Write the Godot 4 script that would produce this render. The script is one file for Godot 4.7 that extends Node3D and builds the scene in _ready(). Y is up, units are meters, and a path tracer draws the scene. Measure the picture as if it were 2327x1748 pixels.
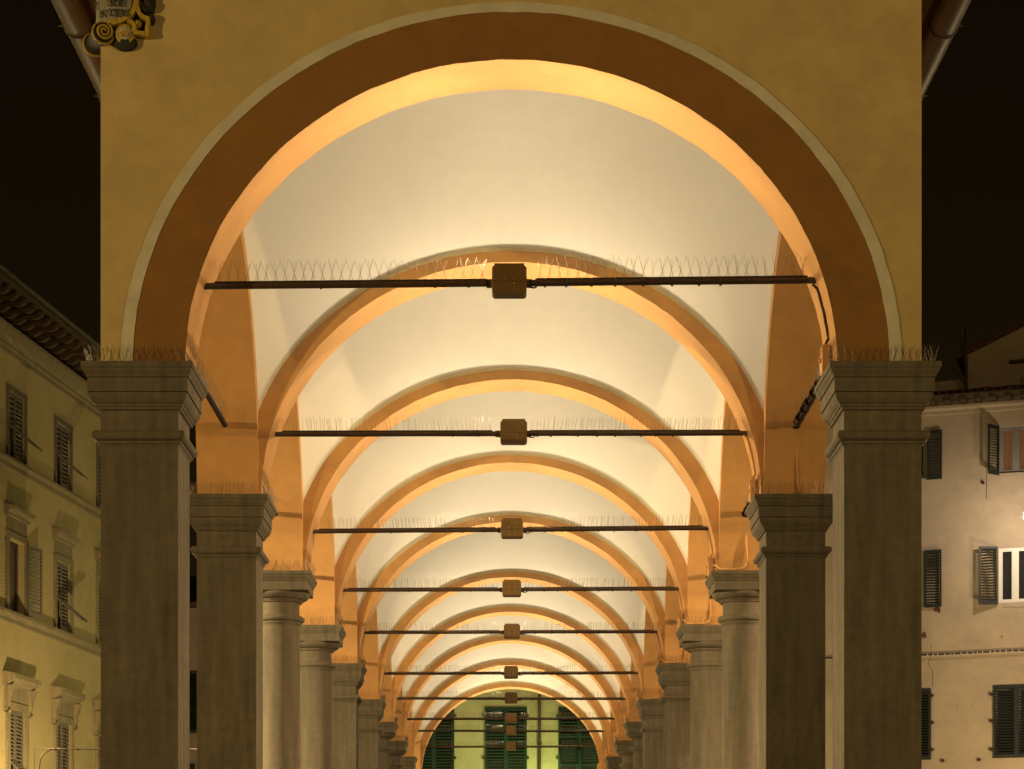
extends Node3D
# A vaulted market loggia at night, seen along its axis, with the houses of the square round it.
# y is up, metres; the camera stands on the axis at x = 0, z = 0 and looks along -z.

const CAM := 1.6                 # eye height
const SPRING := 5.214            # top of the capitals, springing of all arches
const AX := 2.108                # transverse arch: half span, rise
const BY := 1.974
const SIDE_IN := 2.13            # inner and outer plane of the side walls
const SIDE_OUT := 2.645
const PIER_X := 2.40
const TOP := 8.25                # top of the walls, under the roof
const ROWS := [14.31, 18.61, 22.56, 26.58, 30.45, 35.26, 39.12, 43.06, 47.13, 51.40]
const ROUND := [2, 3, 6, 7]
const ROD_Y := [5.815, 5.796, 5.69, 5.69, 5.69, 5.67, 5.66, 5.67, 5.79, 5.80]
const ORD := ["nearest", "second nearest", "third nearest", "fourth nearest", "fifth nearest", "sixth nearest", "seventh nearest", "third farthest", "second farthest", "farthest"]

var M := {}
var T := {}
var cache := {}
var taken := {}
var rng := RandomNumberGenerator.new()
var wob := FastNoiseLite.new()

# ------------------------------------------------------------------ helpers
func numbered(n: String) -> String:
	if not taken.has(n):
		taken[n] = 0
		return n
	taken[n] += 1
	return "%s_%03d" % [n, taken[n]]

func tag(o: Node, label: String, category: String, group := "", kind := ""):
	if label != "": o.set_meta("label", label)
	if category != "": o.set_meta("category", category)
	if group != "": o.set_meta("group", group)
	if kind != "": o.set_meta("kind", kind)
	return o

func thing(called: String, label: String, category: String, xf := Transform3D.IDENTITY, group := "") -> Node3D:
	var o := Node3D.new()
	o.name = numbered(called)
	o.transform = xf
	add_child(o)
	tag(o, label, category, group)
	return o

func node(called: String, parent: Node, xf := Transform3D.IDENTITY) -> Node3D:
	var o := Node3D.new()
	o.name = called
	o.transform = xf
	parent.add_child(o, true)
	return o

func put(called: String, mesh: Mesh, parent: Node, xf := Transform3D.IDENTITY) -> MeshInstance3D:
	var o := MeshInstance3D.new()
	o.name = called
	o.mesh = mesh
	o.transform = xf
	parent.add_child(o, true)
	return o

func begin(smooth := false) -> SurfaceTool:
	var st := SurfaceTool.new()
	st.begin(Mesh.PRIMITIVE_TRIANGLES)
	st.set_smooth_group(0 if smooth else -1)
	return st

func finish(st: SurfaceTool, m: Material) -> ArrayMesh:
	st.generate_normals()
	st.set_material(m)
	return st.commit()

func make(called: String, st: SurfaceTool, m: Material, parent: Node, xf := Transform3D.IDENTITY) -> MeshInstance3D:
	return put(called, finish(st, m), parent, xf)

func quad(st: SurfaceTool, a: Vector3, b: Vector3, c: Vector3, d: Vector3):
	for v in [a, b, c, a, c, d]: st.add_vertex(v)

func box(st: SurfaceTool, lo: Vector3, hi: Vector3, xf := Transform3D.IDENTITY):
	var p := []
	for i in 8: p.append(xf * Vector3(hi.x if i & 1 else lo.x, hi.y if i & 2 else lo.y, hi.z if i & 4 else lo.z))
	quad(st, p[4], p[6], p[7], p[5]); quad(st, p[1], p[3], p[2], p[0])
	quad(st, p[0], p[2], p[6], p[4]); quad(st, p[5], p[7], p[3], p[1])
	quad(st, p[6], p[2], p[3], p[7]); quad(st, p[0], p[4], p[5], p[1])

# box with chamfered long edges, extruded along z between z0 and z1 (cross-section in x, y)
func cham(st: SurfaceTool, lo: Vector3, hi: Vector3, c: float, xf := Transform3D.IDENTITY):
	var o := PackedVector2Array([Vector2(lo.x + c, lo.y), Vector2(hi.x - c, lo.y), Vector2(hi.x, lo.y + c), Vector2(hi.x, hi.y - c), Vector2(hi.x - c, hi.y), Vector2(lo.x + c, hi.y), Vector2(lo.x, hi.y - c), Vector2(lo.x, lo.y + c)])
	prism(st, o, lo.z, hi.z, c, xf)

# outline in x, y extruded along z with a bevel at both ends
func prism(st: SurfaceTool, o: PackedVector2Array, z0: float, z1: float, bevel := 0.0, xf := Transform3D.IDENTITY):
	var n := o.size()
	var mid := Vector2.ZERO
	for p in o: mid += p / n
	var ringset := []
	for r in [[z0, bevel], [z0 + bevel, 0.0], [z1 - bevel, 0.0], [z1, bevel]]:
		var ring := []
		for p in o:
			var q: Vector2 = p
			if r[1] > 0.0: q = p - (p - mid).normalized() * r[1]
			ring.append(xf * Vector3(q.x, q.y, r[0]))
		ringset.append(ring)
	for k in 3:
		for i in n:
			var j := (i + 1) % n
			quad(st, ringset[k][i], ringset[k + 1][i], ringset[k + 1][j], ringset[k][j])
	for e in [0, 3]:
		var r2: Array = ringset[e]
		var zc: float = z0 if e == 0 else z1
		var c: Vector3 = xf * Vector3(mid.x, mid.y, zc)
		for i in n:
			var j := (i + 1) % n
			if e == 0:
				st.add_vertex(c); st.add_vertex(r2[i]); st.add_vertex(r2[j])
			else:
				st.add_vertex(c); st.add_vertex(r2[j]); st.add_vertex(r2[i])

func tube(st: SurfaceTool, pts: Array, r: float, sides := 8, r_end := -1.0):
	var prev := []
	var side := Vector3.ZERO
	for i in pts.size():
		var a: Vector3 = pts[maxi(i - 1, 0)]
		var b: Vector3 = pts[mini(i + 1, pts.size() - 1)]
		var t := (b - a).normalized()
		if side == Vector3.ZERO:
			side = t.cross(Vector3(0.31, 0.2, 0.93)).normalized()
		side = (side - t * side.dot(t)).normalized()
		var up := t.cross(side)
		var rr := r if r_end < 0.0 else lerpf(r, r_end, float(i) / (pts.size() - 1))
		var ring := []
		for k in sides:
			var an := TAU * k / sides
			ring.append(pts[i] + (side * cos(an) + up * sin(an)) * rr)
		if prev:
			for k in sides:
				var j := (k + 1) % sides
				quad(st, prev[k], prev[j], ring[j], ring[k])
		for e in [0, pts.size() - 1]:
			if i == e:
				for k in sides:
					var j := (k + 1) % sides
					st.add_vertex(pts[i])
					st.add_vertex(ring[k if i == 0 else j]); st.add_vertex(ring[j if i == 0 else k])
		prev = ring

func lathe(st: SurfaceTool, prof: Array, sides: int, at := Vector3.ZERO):
	for i in prof.size() - 1:
		var p: Vector2 = prof[i]
		var q: Vector2 = prof[i + 1]
		for k in sides:
			var a := TAU * k / sides
			var b := TAU * (k + 1) / sides
			quad(st, at + Vector3(cos(a) * p.x, p.y, sin(a) * p.x), at + Vector3(cos(a) * q.x, q.y, sin(a) * q.x), at + Vector3(cos(b) * q.x, q.y, sin(b) * q.x), at + Vector3(cos(b) * p.x, p.y, sin(b) * p.x))

# moulding swept round a square of half side h: profile of (offset, y)
func square_sweep(st: SurfaceTool, prof: Array, h: float, at: Vector3):
	var sg := [Vector2(-1, -1), Vector2(1, -1), Vector2(1, 1), Vector2(-1, 1)]
	for i in prof.size() - 1:
		var p: Vector2 = prof[i]
		var q: Vector2 = prof[i + 1]
		for k in 4:
			var a: Vector2 = sg[k]
			var b: Vector2 = sg[(k + 1) % 4]
			var P := h + p.x
			var Q := h + q.x
			var n := 6
			for s in n:
				var f0 := float(s) / n
				var f1 := float(s + 1) / n
				var a0 := a.lerp(b, f0)
				var a1 := a.lerp(b, f1)
				quad(st, at + Vector3(a0.x * P, p.y, a0.y * P), at + Vector3(a0.x * Q, q.y, a0.y * Q), at + Vector3(a1.x * Q, q.y, a1.y * Q), at + Vector3(a1.x * P, p.y, a1.y * P))

func cap_square(st: SurfaceTool, h: float, at: Vector3):
	quad(st, at + Vector3(-h, 0, -h), at + Vector3(h, 0, -h), at + Vector3(h, 0, h), at + Vector3(-h, 0, h))

# wall sheet in x, y at z with rectangular holes [x0, y0, x1, y1] and reveals going back by depth
func wall_holes(st: SurfaceTool, x0: float, x1: float, y0: float, y1: float, holes: Array, depth: float, z := 0.0):
	var xs := [x0, x1]
	var ys := [y0, y1]
	for h in holes:
		for v in [h[0], h[2]]:
			if not v in xs: xs.append(v)
		for v in [h[1], h[3]]:
			if not v in ys: ys.append(v)
	xs.sort(); ys.sort()
	for i in xs.size() - 1:
		for j in ys.size() - 1:
			var mx: float = (xs[i] + xs[i + 1]) / 2
			var my: float = (ys[j] + ys[j + 1]) / 2
			var inside := false
			for h in holes:
				if mx > h[0] and mx < h[2] and my > h[1] and my < h[3]: inside = true
			if not inside:
				quad(st, Vector3(xs[i], ys[j], z), Vector3(xs[i], ys[j + 1], z), Vector3(xs[i + 1], ys[j + 1], z), Vector3(xs[i + 1], ys[j], z))
	for h in holes:
		var a := Vector3(h[0], h[1], z)
		var b := Vector3(h[2], h[1], z)
		var c := Vector3(h[2], h[3], z)
		var d := Vector3(h[0], h[3], z)
		var k := Vector3(0, 0, -depth)
		quad(st, a, a + k, d + k, d); quad(st, b + k, b, c, c + k)
		quad(st, d, d + k, c + k, c); quad(st, a + k, a, b, b + k)

# ------------------------------------------------------------------ textures and materials
func tile_noise(n: FastNoiseLite, x: float, y: float, s: float, sx: float, sy: float) -> float:
	var fx := x / s
	var fy := y / s
	var a := lerpf(n.get_noise_2d(x * sx, y * sy), n.get_noise_2d((x - s) * sx, y * sy), fx)
	var b := lerpf(n.get_noise_2d(x * sx, (y - s) * sy), n.get_noise_2d((x - s) * sx, (y - s) * sy), fx)
	return lerpf(a, b, fy)

func noise(seed_: int, freq: float, oct := 3) -> FastNoiseLite:
	var n := FastNoiseLite.new()
	n.seed = seed_
	n.noise_type = FastNoiseLite.TYPE_SIMPLEX_SMOOTH
	n.frequency = freq
	n.fractal_octaves = oct
	return n

func build_textures():
	var s := 512
	var big := noise(3, 0.006, 4)
	var mid := noise(9, 0.03, 3)
	var fine := noise(17, 0.21, 2)
	var grain := noise(23, 0.35, 2)
	var streak := noise(31, 0.02, 3)
	var plaster := Image.create(s, s, false, Image.FORMAT_RGB8)
	var lime := Image.create(s, s, false, Image.FORMAT_RGB8)
	var stone := Image.create(s, s, false, Image.FORMAT_RGB8)
	var hp := Image.create(s, s, false, Image.FORMAT_RGB8)
	var hs := Image.create(s, s, false, Image.FORMAT_RGB8)
	for y in s:
		for x in s:
			var b := tile_noise(big, x, y, s, 1, 1)
			var m := tile_noise(mid, x, y, s, 1, 1)
			var f := tile_noise(fine, x, y, s, 1, 1)
			var g := tile_noise(grain, x, y, s, 1, 1)
			var k := tile_noise(streak, x, y, s, 1.6, 0.14)
			var v := 0.90 + 0.10 * b + 0.045 * m + 0.018 * f
			plaster.set_pixel(x, y, Color(clampf(v, 0, 1), clampf(v - 0.012 * m, 0, 1), clampf(v - 0.03 * m - 0.02 * b, 0, 1)))
			var lw := 0.955 + 0.025 * b + 0.018 * m + 0.010 * f
			lime.set_pixel(x, y, Color(lw, lw, lw - 0.006 * m))
			var w := 0.78 + 0.21 * k + 0.09 * m + 0.12 * g + 0.07 * f + 0.06 * b
			stone.set_pixel(x, y, Color(clampf(w, 0, 1), clampf(w - 0.012 * k, 0, 1), clampf(w - 0.03 * k - 0.01, 0, 1)))
			var e := 0.5 + 0.25 * b + 0.20 * m + 0.05 * f
			hp.set_pixel(x, y, Color(e, e, e))
			var e2 := 0.5 + 0.10 * m + 0.18 * g + 0.2 * f
			hs.set_pixel(x, y, Color(e2, e2, e2))
	hp.bump_map_to_normal_map(4.0)
	hs.bump_map_to_normal_map(2.2)
	T.plaster = ImageTexture.create_from_image(plaster)
	T.limewash = ImageTexture.create_from_image(lime)
	T.stone = ImageTexture.create_from_image(stone)
	T.n_plaster = ImageTexture.create_from_image(hp)
	T.n_limewash = T.n_plaster
	T.n_stone = ImageTexture.create_from_image(hs)

func mat(c: Color, rough: float, tex := "", scale := 0.5, metal := 0.0, bump := 0.5) -> StandardMaterial3D:
	var m := StandardMaterial3D.new()
	m.albedo_color = c.linear_to_srgb()
	m.roughness = rough
	m.metallic = metal
	m.cull_mode = BaseMaterial3D.CULL_DISABLED
	if tex != "":
		m.albedo_texture = T[tex]
		m.normal_enabled = true
		m.normal_texture = T["n_" + tex]
		m.normal_scale = bump
		m.uv1_triplanar = true
		m.uv1_world_triplanar = true
		m.uv1_scale = Vector3.ONE * scale
	return m

func build_materials():
	M.vault = mat(Color(0.85, 0.82, 0.73), 0.9, "limewash", 0.35, 0, 0.3)
	M.orange = mat(Color(0.70, 0.375, 0.13), 0.9, "plaster", 0.45, 0, 0.45)
	M.ochre = mat(Color(0.58, 0.435, 0.19), 0.9, "plaster", 0.40, 0, 0.5)
	M.brown = mat(Color(0.29, 0.135, 0.028), 0.9, "plaster", 0.5, 0, 0.4)
	M.grey = mat(Color(0.66, 0.61, 0.46), 0.9, "plaster", 0.9, 0, 0.5)
	M.tan = mat(Color(0.70, 0.58, 0.34), 0.9, "plaster", 0.9, 0, 0.5)
	M.stone = mat(Color(0.19, 0.158, 0.106), 0.9, "stone", 0.62, 0, 0.6)
	M.iron = mat(Color(0.095, 0.048, 0.02), 0.62, "stone", 2.0, 0.2, 0.6)
	M.cable = mat(Color(0.035, 0.018, 0.010), 0.55)
	M.lampbox = mat(Color(0.18, 0.098, 0.016), 0.6, "plaster", 2.5, 0.1, 0.3)
	M.steel = mat(Color(0.42, 0.36, 0.27), 0.35, "", 1, 0.85)
	M.wire = mat(Color(0.15, 0.11, 0.07), 0.6, "", 1, 0.2)
	M.conduit = mat(Color(0.60, 0.33, 0.12), 0.75)
	M.plastic = mat(Color(0.20, 0.15, 0.10), 0.6)
	M.tile = mat(Color(0.23, 0.10, 0.055), 0.9, "stone", 1.1, 0, 0.6)
	M.wood = mat(Color(0.13, 0.075, 0.04), 0.85, "stone", 1.2, 0, 0.5)
	M.gutter = mat(Color(0.12, 0.098, 0.07), 0.5, "stone", 0.8, 0.3, 0.3)
	M.gold = mat(Color(0.62, 0.42, 0.045), 0.5, "stone", 3.0, 0.0, 0.5)
	M.bronze = mat(Color(0.032, 0.029, 0.016), 0.85, "stone", 3.0, 0.0, 0.5)
	M.shield = mat(Color(0.40, 0.36, 0.27), 0.75, "stone", 3.0, 0.0, 0.7)
	M.ivory = mat(Color(0.60, 0.55, 0.40), 0.7, "stone", 4.0, 0.0, 0.5)
	M.carved = mat(Color(0.09, 0.08, 0.055), 0.9)
	M.yellow = mat(Color(0.57, 0.455, 0.22), 0.9, "plaster", 0.16, 0, 0.5)
	M.trim = mat(Color(0.42, 0.34, 0.20), 0.9, "stone", 0.6, 0, 0.5)
	M.shutter_grey = mat(Color(0.27, 0.225, 0.175), 0.7, "stone", 1.5, 0, 0.3)
	M.beige = mat(Color(0.56, 0.44, 0.31), 0.92, "plaster", 0.22, 0, 0.7)
	M.shutter_dark = mat(Color(0.030, 0.036, 0.033), 0.6, "stone", 1.5, 0, 0.3)
	M.pale = mat(Color(0.54, 0.515, 0.29), 0.92, "plaster", 0.22, 0, 0.6)
	M.pink = mat(Color(0.45, 0.34, 0.27), 0.92, "plaster", 0.22, 0, 0.6)
	M.shutter_green = mat(Color(0.018, 0.060, 0.034), 0.8, "stone", 1.5, 0, 0.3)
	M.white = mat(Color(0.74, 0.70, 0.62), 0.6)
	M.frame_grey = mat(Color(0.22, 0.21, 0.19), 0.6)
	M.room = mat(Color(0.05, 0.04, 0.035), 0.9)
	M.slabs = mat(Color(0.26, 0.235, 0.19), 0.8, "stone", 0.4, 0, 0.5)
	M.paving = mat(Color(0.10, 0.09, 0.075), 0.85, "stone", 0.35, 0, 0.6)
	var g := mat(Color(0.05, 0.05, 0.05), 0.05)
	g.transparency = BaseMaterial3D.TRANSPARENCY_ALPHA
	g.albedo_color.a = 0.35
	M.glass = g
	var c := mat(Color(0.50, 0.28, 0.14), 0.9)
	c.emission_enabled = true
	c.emission = Color(0.66, 0.42, 0.24)
	c.emission_energy_multiplier = CURTAIN
	M.curtain = c

func glow(col: Color, e: float) -> StandardMaterial3D:
	var m := mat(Color(0.8, 0.78, 0.7), 0.6)
	m.emission_enabled = true
	m.emission = col
	m.emission_energy_multiplier = e
	return m

# ------------------------------------------------------------------ light settings
const LAMP_E := 0.36
const BEAM_E := 0.65
const LAMP_C := Color(1.0, 0.915, 0.765)
const CURTAIN := 0.13

func _ready():
	rng.seed = 41
	wob.seed = 5
	wob.frequency = 1.0
	# camera: level, lens shifted up, so that all verticals stay parallel
	var cam := Camera3D.new()
	cam.name = "camera"
	cam.projection = Camera3D.PROJECTION_FRUSTUM
	cam.near = 0.1
	cam.far = 400.0
	cam.size = 0.1 * 1748.0 / 4950.0
	cam.frustum_offset = Vector2(0.1 * 2.0 / 4950.0, 0.1 * 1228.0 / 4950.0)
	cam.position = Vector3(0, CAM, 0)
	add_child(cam)
	cam.current = true
	# night sky with the faint warm glow of a town
	var env := Environment.new()
	var sky := Sky.new()
	var sm := ProceduralSkyMaterial.new()
	sm.sky_top_color = Color(0.015, 0.008, 0.003)
	sm.sky_horizon_color = Color(0.058, 0.041, 0.011)
	sm.sky_curve = 0.12
	sm.ground_bottom_color = Color(0.05, 0.04, 0.03)
	sm.ground_horizon_color = Color(0.045, 0.031, 0.010)
	sm.sun_angle_max = 0.0
	sky.sky_material = sm
	env.background_mode = Environment.BG_SKY
	env.sky = sky
	env.background_energy_multiplier = 1.0
	env.tonemap_mode = Environment.TONE_MAPPER_LINEAR
	env.tonemap_exposure = 3.5
	env.sdfgi_enabled = true
	env.ssao_enabled = true
	env.ssil_enabled = true
	var we := WorldEnvironment.new()
	we.name = "world_environment"
	we.environment = env
	add_child(we)

	build_textures()
	build_materials()
	build_ground()
	build_loggia()
	build_left_house()
	build_right_house()
	build_far_houses()
	build_lamp_boxes()
	build_street_lamps()
	build_spikes()
	build_cartouche()
	build_small_things()

# ------------------------------------------------------------------ ground
func build_ground():
	var st := begin()
	quad(st, Vector3(-160, 0, 60), Vector3(-160, 0, -220), Vector3(160, 0, -220), Vector3(160, 0, 60))
	tag(make("ground", st, M.paving, self), "grey stone paving of the dark square", "", "", "structure")

# ------------------------------------------------------------------ the loggia
func ell(a: float, b: float, t: float) -> Vector2:
	return Vector2(a * cos(t), b * sin(t))

func vault_h(x: float, z: float, zc: float, av: float, H: float) -> float:
	var u := x / 2.205
	var v := (z - zc) / av
	return H * sqrt(maxf(0.0, 1.0 - 0.5 * (u * u + v * v)))

func bay(i: int) -> Dictionary:
	var sp: float = ROWS[i + 1] - ROWS[i]
	var av := sp / 2 - 0.25 + 0.055
	var v0 := (sp / 2 - 0.25) / av
	return {"zc": (ROWS[i] + ROWS[i + 1]) / 2, "sp": sp, "av": av, "H": 2.094 / sqrt(1.0 - 0.5 * v0 * v0)}

# strip between two curves in the plane z, lying proud of it
func ring_strip(st: SurfaceTool, inner: Callable, outer: Callable, z: float, n: int, lip: float):
	for i in n:
		var t0 := PI * i / n
		var t1 := PI * (i + 1) / n
		var a: Vector2 = inner.call(t0)
		var b: Vector2 = inner.call(t1)
		var c: Vector2 = outer.call(t1)
		var d: Vector2 = outer.call(t0)
		quad(st, Vector3(a.x, a.y, z), Vector3(b.x, b.y, z), Vector3(c.x, c.y, z), Vector3(d.x, d.y, z))
		var k := Vector3(0, 0, -lip)
		quad(st, Vector3(a.x, a.y, z) + k, Vector3(b.x, b.y, z) + k, Vector3(b.x, b.y, z), Vector3(a.x, a.y, z))
		quad(st, Vector3(d.x, d.y, z), Vector3(c.x, c.y, z), Vector3(c.x, c.y, z) + k, Vector3(d.x, d.y, z) + k)

# hand-trowelled edge of an arch: a few millimetres of waver
func wavy(t: float, k: float, amp: float) -> float:
	return amp * (wob.get_noise_2d(t * 7.0 + k * 31.7, k) + 0.6 * wob.get_noise_2d(t * 23.0 + k * 11.1, k + 40.0))

func arch_pt(t: float, a: float, b: float, k: float, amp: float) -> Vector2:
	var w := wavy(t, k, amp) * minf(1.0, 6.0 * sin(t) + 0.15)
	return Vector2((a + w) * cos(t), SPRING + (b + w) * sin(t))

# soffit and two faces of a transverse arch with the wall above it
func arch_wall(front: float, back: float, k: float, full: bool) -> SurfaceTool:
	var st := begin()
	var n := 112
	var edge := 2.65 if full else 2.145
	var nz := 5
	for i in n:
		var t0 := PI * i / n
		var t1 := PI * (i + 1) / n
		var a := arch_pt(t0, AX, BY, k, 0.005)
		var b := arch_pt(t1, AX, BY, k, 0.005)
		var a2 := arch_pt(t0, AX, BY, k + 0.5, 0.005)
		var b2 := arch_pt(t1, AX, BY, k + 0.5, 0.005)
		st.set_smooth_group(-1)
		quad(st, Vector3(b.x, b.y, -front), Vector3(b.x, TOP, -front), Vector3(a.x, TOP, -front), Vector3(a.x, a.y, -front))
		quad(st, Vector3(a2.x, a2.y, -back), Vector3(a2.x, TOP, -back), Vector3(b2.x, TOP, -back), Vector3(b2.x, b2.y, -back))
		st.set_smooth_group(1)
		for j in nz:
			var f0 := float(j) / nz
			var f1 := float(j + 1) / nz
			var p := a.lerp(a2, f0); var q := b.lerp(b2, f0)
			var r := b.lerp(b2, f1); var s := a.lerp(a2, f1)
			var z0 := -lerpf(front, back, f0)
			var z1 := -lerpf(front, back, f1)
			quad(st, Vector3(p.x, p.y, z0), Vector3(s.x, s.y, z1), Vector3(r.x, r.y, z1), Vector3(q.x, q.y, z0))
	st.set_smooth_group(-1)
	for sgn in [-1, 1]:
		var e: float = edge * sgn
		var x0: float = arch_pt(0.0 if sgn > 0 else PI, AX, BY, k, 0.005).x
		quad(st, Vector3(x0, SPRING, -front), Vector3(x0, TOP, -front), Vector3(e, TOP, -front), Vector3(e, SPRING, -front))
		quad(st, Vector3(x0, SPRING, -back), Vector3(x0, TOP, -back), Vector3(e, TOP, -back), Vector3(e, SPRING, -back))
		if full:
			quad(st, Vector3(e, SPRING, -front), Vector3(e, TOP, -front), Vector3(e, TOP, -back), Vector3(e, SPRING, -back))
	return st

func build_loggia():
	var L := thing("market_loggia", "long ochre and orange vaulted loggia on stone piers and columns, lit from within", "loggia")
	# floor
	var st := begin()
	box(st, Vector3(-3.3, 0.004, -52.6), Vector3(3.3, 0.16, -13.1))
	make("floor", st, M.slabs, L)
	# front wall with its painted arch
	var fz: float = ROWS[0] - 0.25
	var fw := make("front_wall", arch_wall(fz, ROWS[0] + 0.25, 0.0, true), M.ochre, L)
	st = begin()
	ring_strip(st, func(t): return arch_pt(t, AX, BY, 0.0, 0.005), func(t): return arch_pt(t, 2.441, 2.276, 2.0, 0.006), -fz + 0.004, 120, 0.004)
	var ab := make("painted_arch_band", st, M.brown, fw)
	ab.set_meta("label", "dark brown painted band round the front arch")
	st = begin()
	ring_strip(st, func(t): return arch_pt(t, 2.441, 2.276, 2.0, 0.006) * 1.0 + Vector2(0.001 * cos(t), 0.001), func(t): return arch_pt(t, 2.522, 2.340, 3.0, 0.007), -fz + 0.008, 120, 0.008)
	var gb := make("painted_arch_border", st, M.grey, fw)
	gb.set_meta("label", "pale grey painted border round the front arch")
	# soffit of the front arch is orange inside
	st = begin(true)
	for i in 112:
		var t0 := PI * i / 112
		var t1 := PI * (i + 1) / 112
		var a := arch_pt(t0, AX - 0.003, BY - 0.003, 0.0, 0.005)
		var b := arch_pt(t1, AX - 0.003, BY - 0.003, 0.0, 0.005)
		var a2 := arch_pt(t0, AX - 0.003, BY - 0.003, 0.5, 0.005)
		var b2 := arch_pt(t1, AX - 0.003, BY - 0.003, 0.5, 0.005)
		quad(st, Vector3(a.x, a.y, -fz + 0.002), Vector3(a2.x, a2.y, -fz - 0.502), Vector3(b2.x, b2.y, -fz - 0.502), Vector3(b.x, b.y, -fz + 0.002))
	make("arch_soffit", st, M.orange, fw)
	# transverse arches
	for i in range(1, 10):
		var f: float = ROWS[i] - 0.25
		var ar := make("transverse_arch", arch_wall(f, ROWS[i] + 0.25, float(i) * 3.0, false), M.orange, L)
		var d := bay(i - 1)
		st = begin()
		var n := 90
		for s in n:
			var x0 := lerpf(-2.0, 2.0, float(s) / n)
			var x1 := lerpf(-2.0, 2.0, float(s + 1) / n)
			var w0 := 0.029 * smoothstep(0.0, 0.5, 2.02 - absf(x0)) + 0.004 * wob.get_noise_2d(x0 * 6.0, i * 9.0)
			var w1 := 0.029 * smoothstep(0.0, 0.5, 2.02 - absf(x1)) + 0.004 * wob.get_noise_2d(x1 * 6.0, i * 9.0)
			var y0 := SPRING + vault_h(x0, f, d.zc, d.av, d.H)
			var y1 := SPRING + vault_h(x1, f, d.zc, d.av, d.H)
			var k := -f + 0.004
			quad(st, Vector3(x0, y0 - w0, k), Vector3(x0, y0 + 0.03, k), Vector3(x1, y1 + 0.03, k), Vector3(x1, y1 - w1, k))
			quad(st, Vector3(x0, y0 - w0, -f), Vector3(x0, y0 - w0, k), Vector3(x1, y1 - w1, k), Vector3(x1, y1 - w1, -f))
		make("painted_arch_border", st, M.tan, ar)
	# sail vaults
	for i in 9:
		var d := bay(i)
		var z0: float = ROWS[i] + 0.19
		var z1: float = ROWS[i + 1] - 0.19
		st = begin(true)
		var nx := 64
		var nzv := 44
		for a in nx:
			for b in nzv:
				var p := []
				for o in [[0, 0], [0, 1], [1, 1], [1, 0]]:
					var x := 2.19 * sin(lerpf(-PI / 2, PI / 2, float(a + o[0]) / nx))
					var z := lerpf(z0, z1, 0.5 + 0.5 * sin(lerpf(-PI / 2, PI / 2, float(b + o[1]) / nzv)))
					var hh := vault_h(x, z, d.zc, d.av, d.H) + 0.012 * wob.get_noise_3d(x * 0.5, z * 0.5, i)
					p.append(Vector3(x, SPRING + hh, -z))
				quad(st, p[0], p[1], p[2], p[3])
		make("vault", st, M.vault, L)
	# side walls, one arch to a bay
	for i in 9:
		for sgn in [-1, 1]:
			var d := bay(i)
			var hs: float = d.sp / 2 - 0.28
			var z0: float = ROWS[i] + (0.24 if i == 0 else 0.0)
			var z1: float = ROWS[i + 1] + (0.25 if i == 8 else 0.0)
			var xi: float = SIDE_IN * sgn
			var xo: float = SIDE_OUT * sgn
			st = begin()
			var n := 72
			var kk: float = 50.0 + i * 2 + sgn
			for s in n:
				var t0 := PI * s / n
				var t1 := PI * (s + 1) / n
				var w0 := wavy(t0, kk, 0.005)
				var w1 := wavy(t1, kk, 0.005)
				var a := Vector2((hs + w0) * cos(t0) + d.zc, SPRING + (1.97 + w0) * sin(t0))
				var b := Vector2((hs + w1) * cos(t1) + d.zc, SPRING + (1.97 + w1) * sin(t1))
				st.set_smooth_group(-1)
				for x in [xi, xo]:
					quad(st, Vector3(x, a.y, -a.x), Vector3(x, TOP, -a.x), Vector3(x, TOP, -b.x), Vector3(x, b.y, -b.x))
				st.set_smooth_group(1)
				for j in 4:
					var xa := lerpf(xi, xo, j / 4.0)
					var xb := lerpf(xi, xo, (j + 1) / 4.0)
					quad(st, Vector3(xa, a.y, -a.x), Vector3(xb, a.y, -a.x), Vector3(xb, b.y, -b.x), Vector3(xa, b.y, -b.x))
			st.set_smooth_group(-1)
			for x in [xi, xo]:
				quad(st, Vector3(x, SPRING, -z0), Vector3(x, TOP, -z0), Vector3(x, TOP, -(d.zc - hs)), Vector3(x, SPRING, -(d.zc - hs)))
				quad(st, Vector3(x, SPRING, -z1), Vector3(x, TOP, -z1), Vector3(x, TOP, -(d.zc + hs)), Vector3(x, SPRING, -(d.zc + hs)))
			if i == 8:
				quad(st, Vector3(xi, SPRING, -z1), Vector3(xi, TOP, -z1), Vector3(xo, TOP, -z1), Vector3(xo, SPRING, -z1))
			make("side_arch", st, M.orange, L)
	# piers and columns
	var prof := [Vector2(-0.12, 0.0), Vector2(0.105, 0.0), Vector2(0.109, -0.004), Vector2(0.109, -0.034), Vector2(0.104, -0.040), Vector2(0.100, -0.041), Vector2(0.099, -0.052), Vector2(0.094, -0.064), Vector2(0.086, -0.075), Vector2(0.080, -0.086), Vector2(0.079, -0.094), Vector2(0.066, -0.095), Vector2(0.066, -0.100), Vector2(0.073, -0.101), Vector2(0.071, -0.185)]
	var prof2 := [Vector2(0.071, -0.185), Vector2(0.056, -0.187), Vector2(0.056, -0.193), Vector2(0.066, -0.194), Vector2(0.063, -0.212), Vector2(0.055, -0.232), Vector2(0.043, -0.249), Vector2(0.030, -0.260), Vector2(0.028, -0.272), Vector2(0.020, -0.274), Vector2(0.018, -0.290), Vector2(0.003, -0.294), Vector2(0.0, -0.30), Vector2(0.0, -0.425)]
	var torus := []
	for k in 11:
		var an := PI / 2 - PI * k / 10
		torus.append(Vector2(0.016 + 0.034 * cos(an), -0.458 + 0.033 * sin(an)))
	torus.append_array([Vector2(0.020, -0.493), Vector2(0.020, -0.507), Vector2(0.008, -0.517), Vector2(0.001, -0.532), Vector2(0.0, -0.55)])
	var pier_cap := begin()
	square_sweep(pier_cap, prof, 0.25, Vector3.ZERO)
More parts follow.
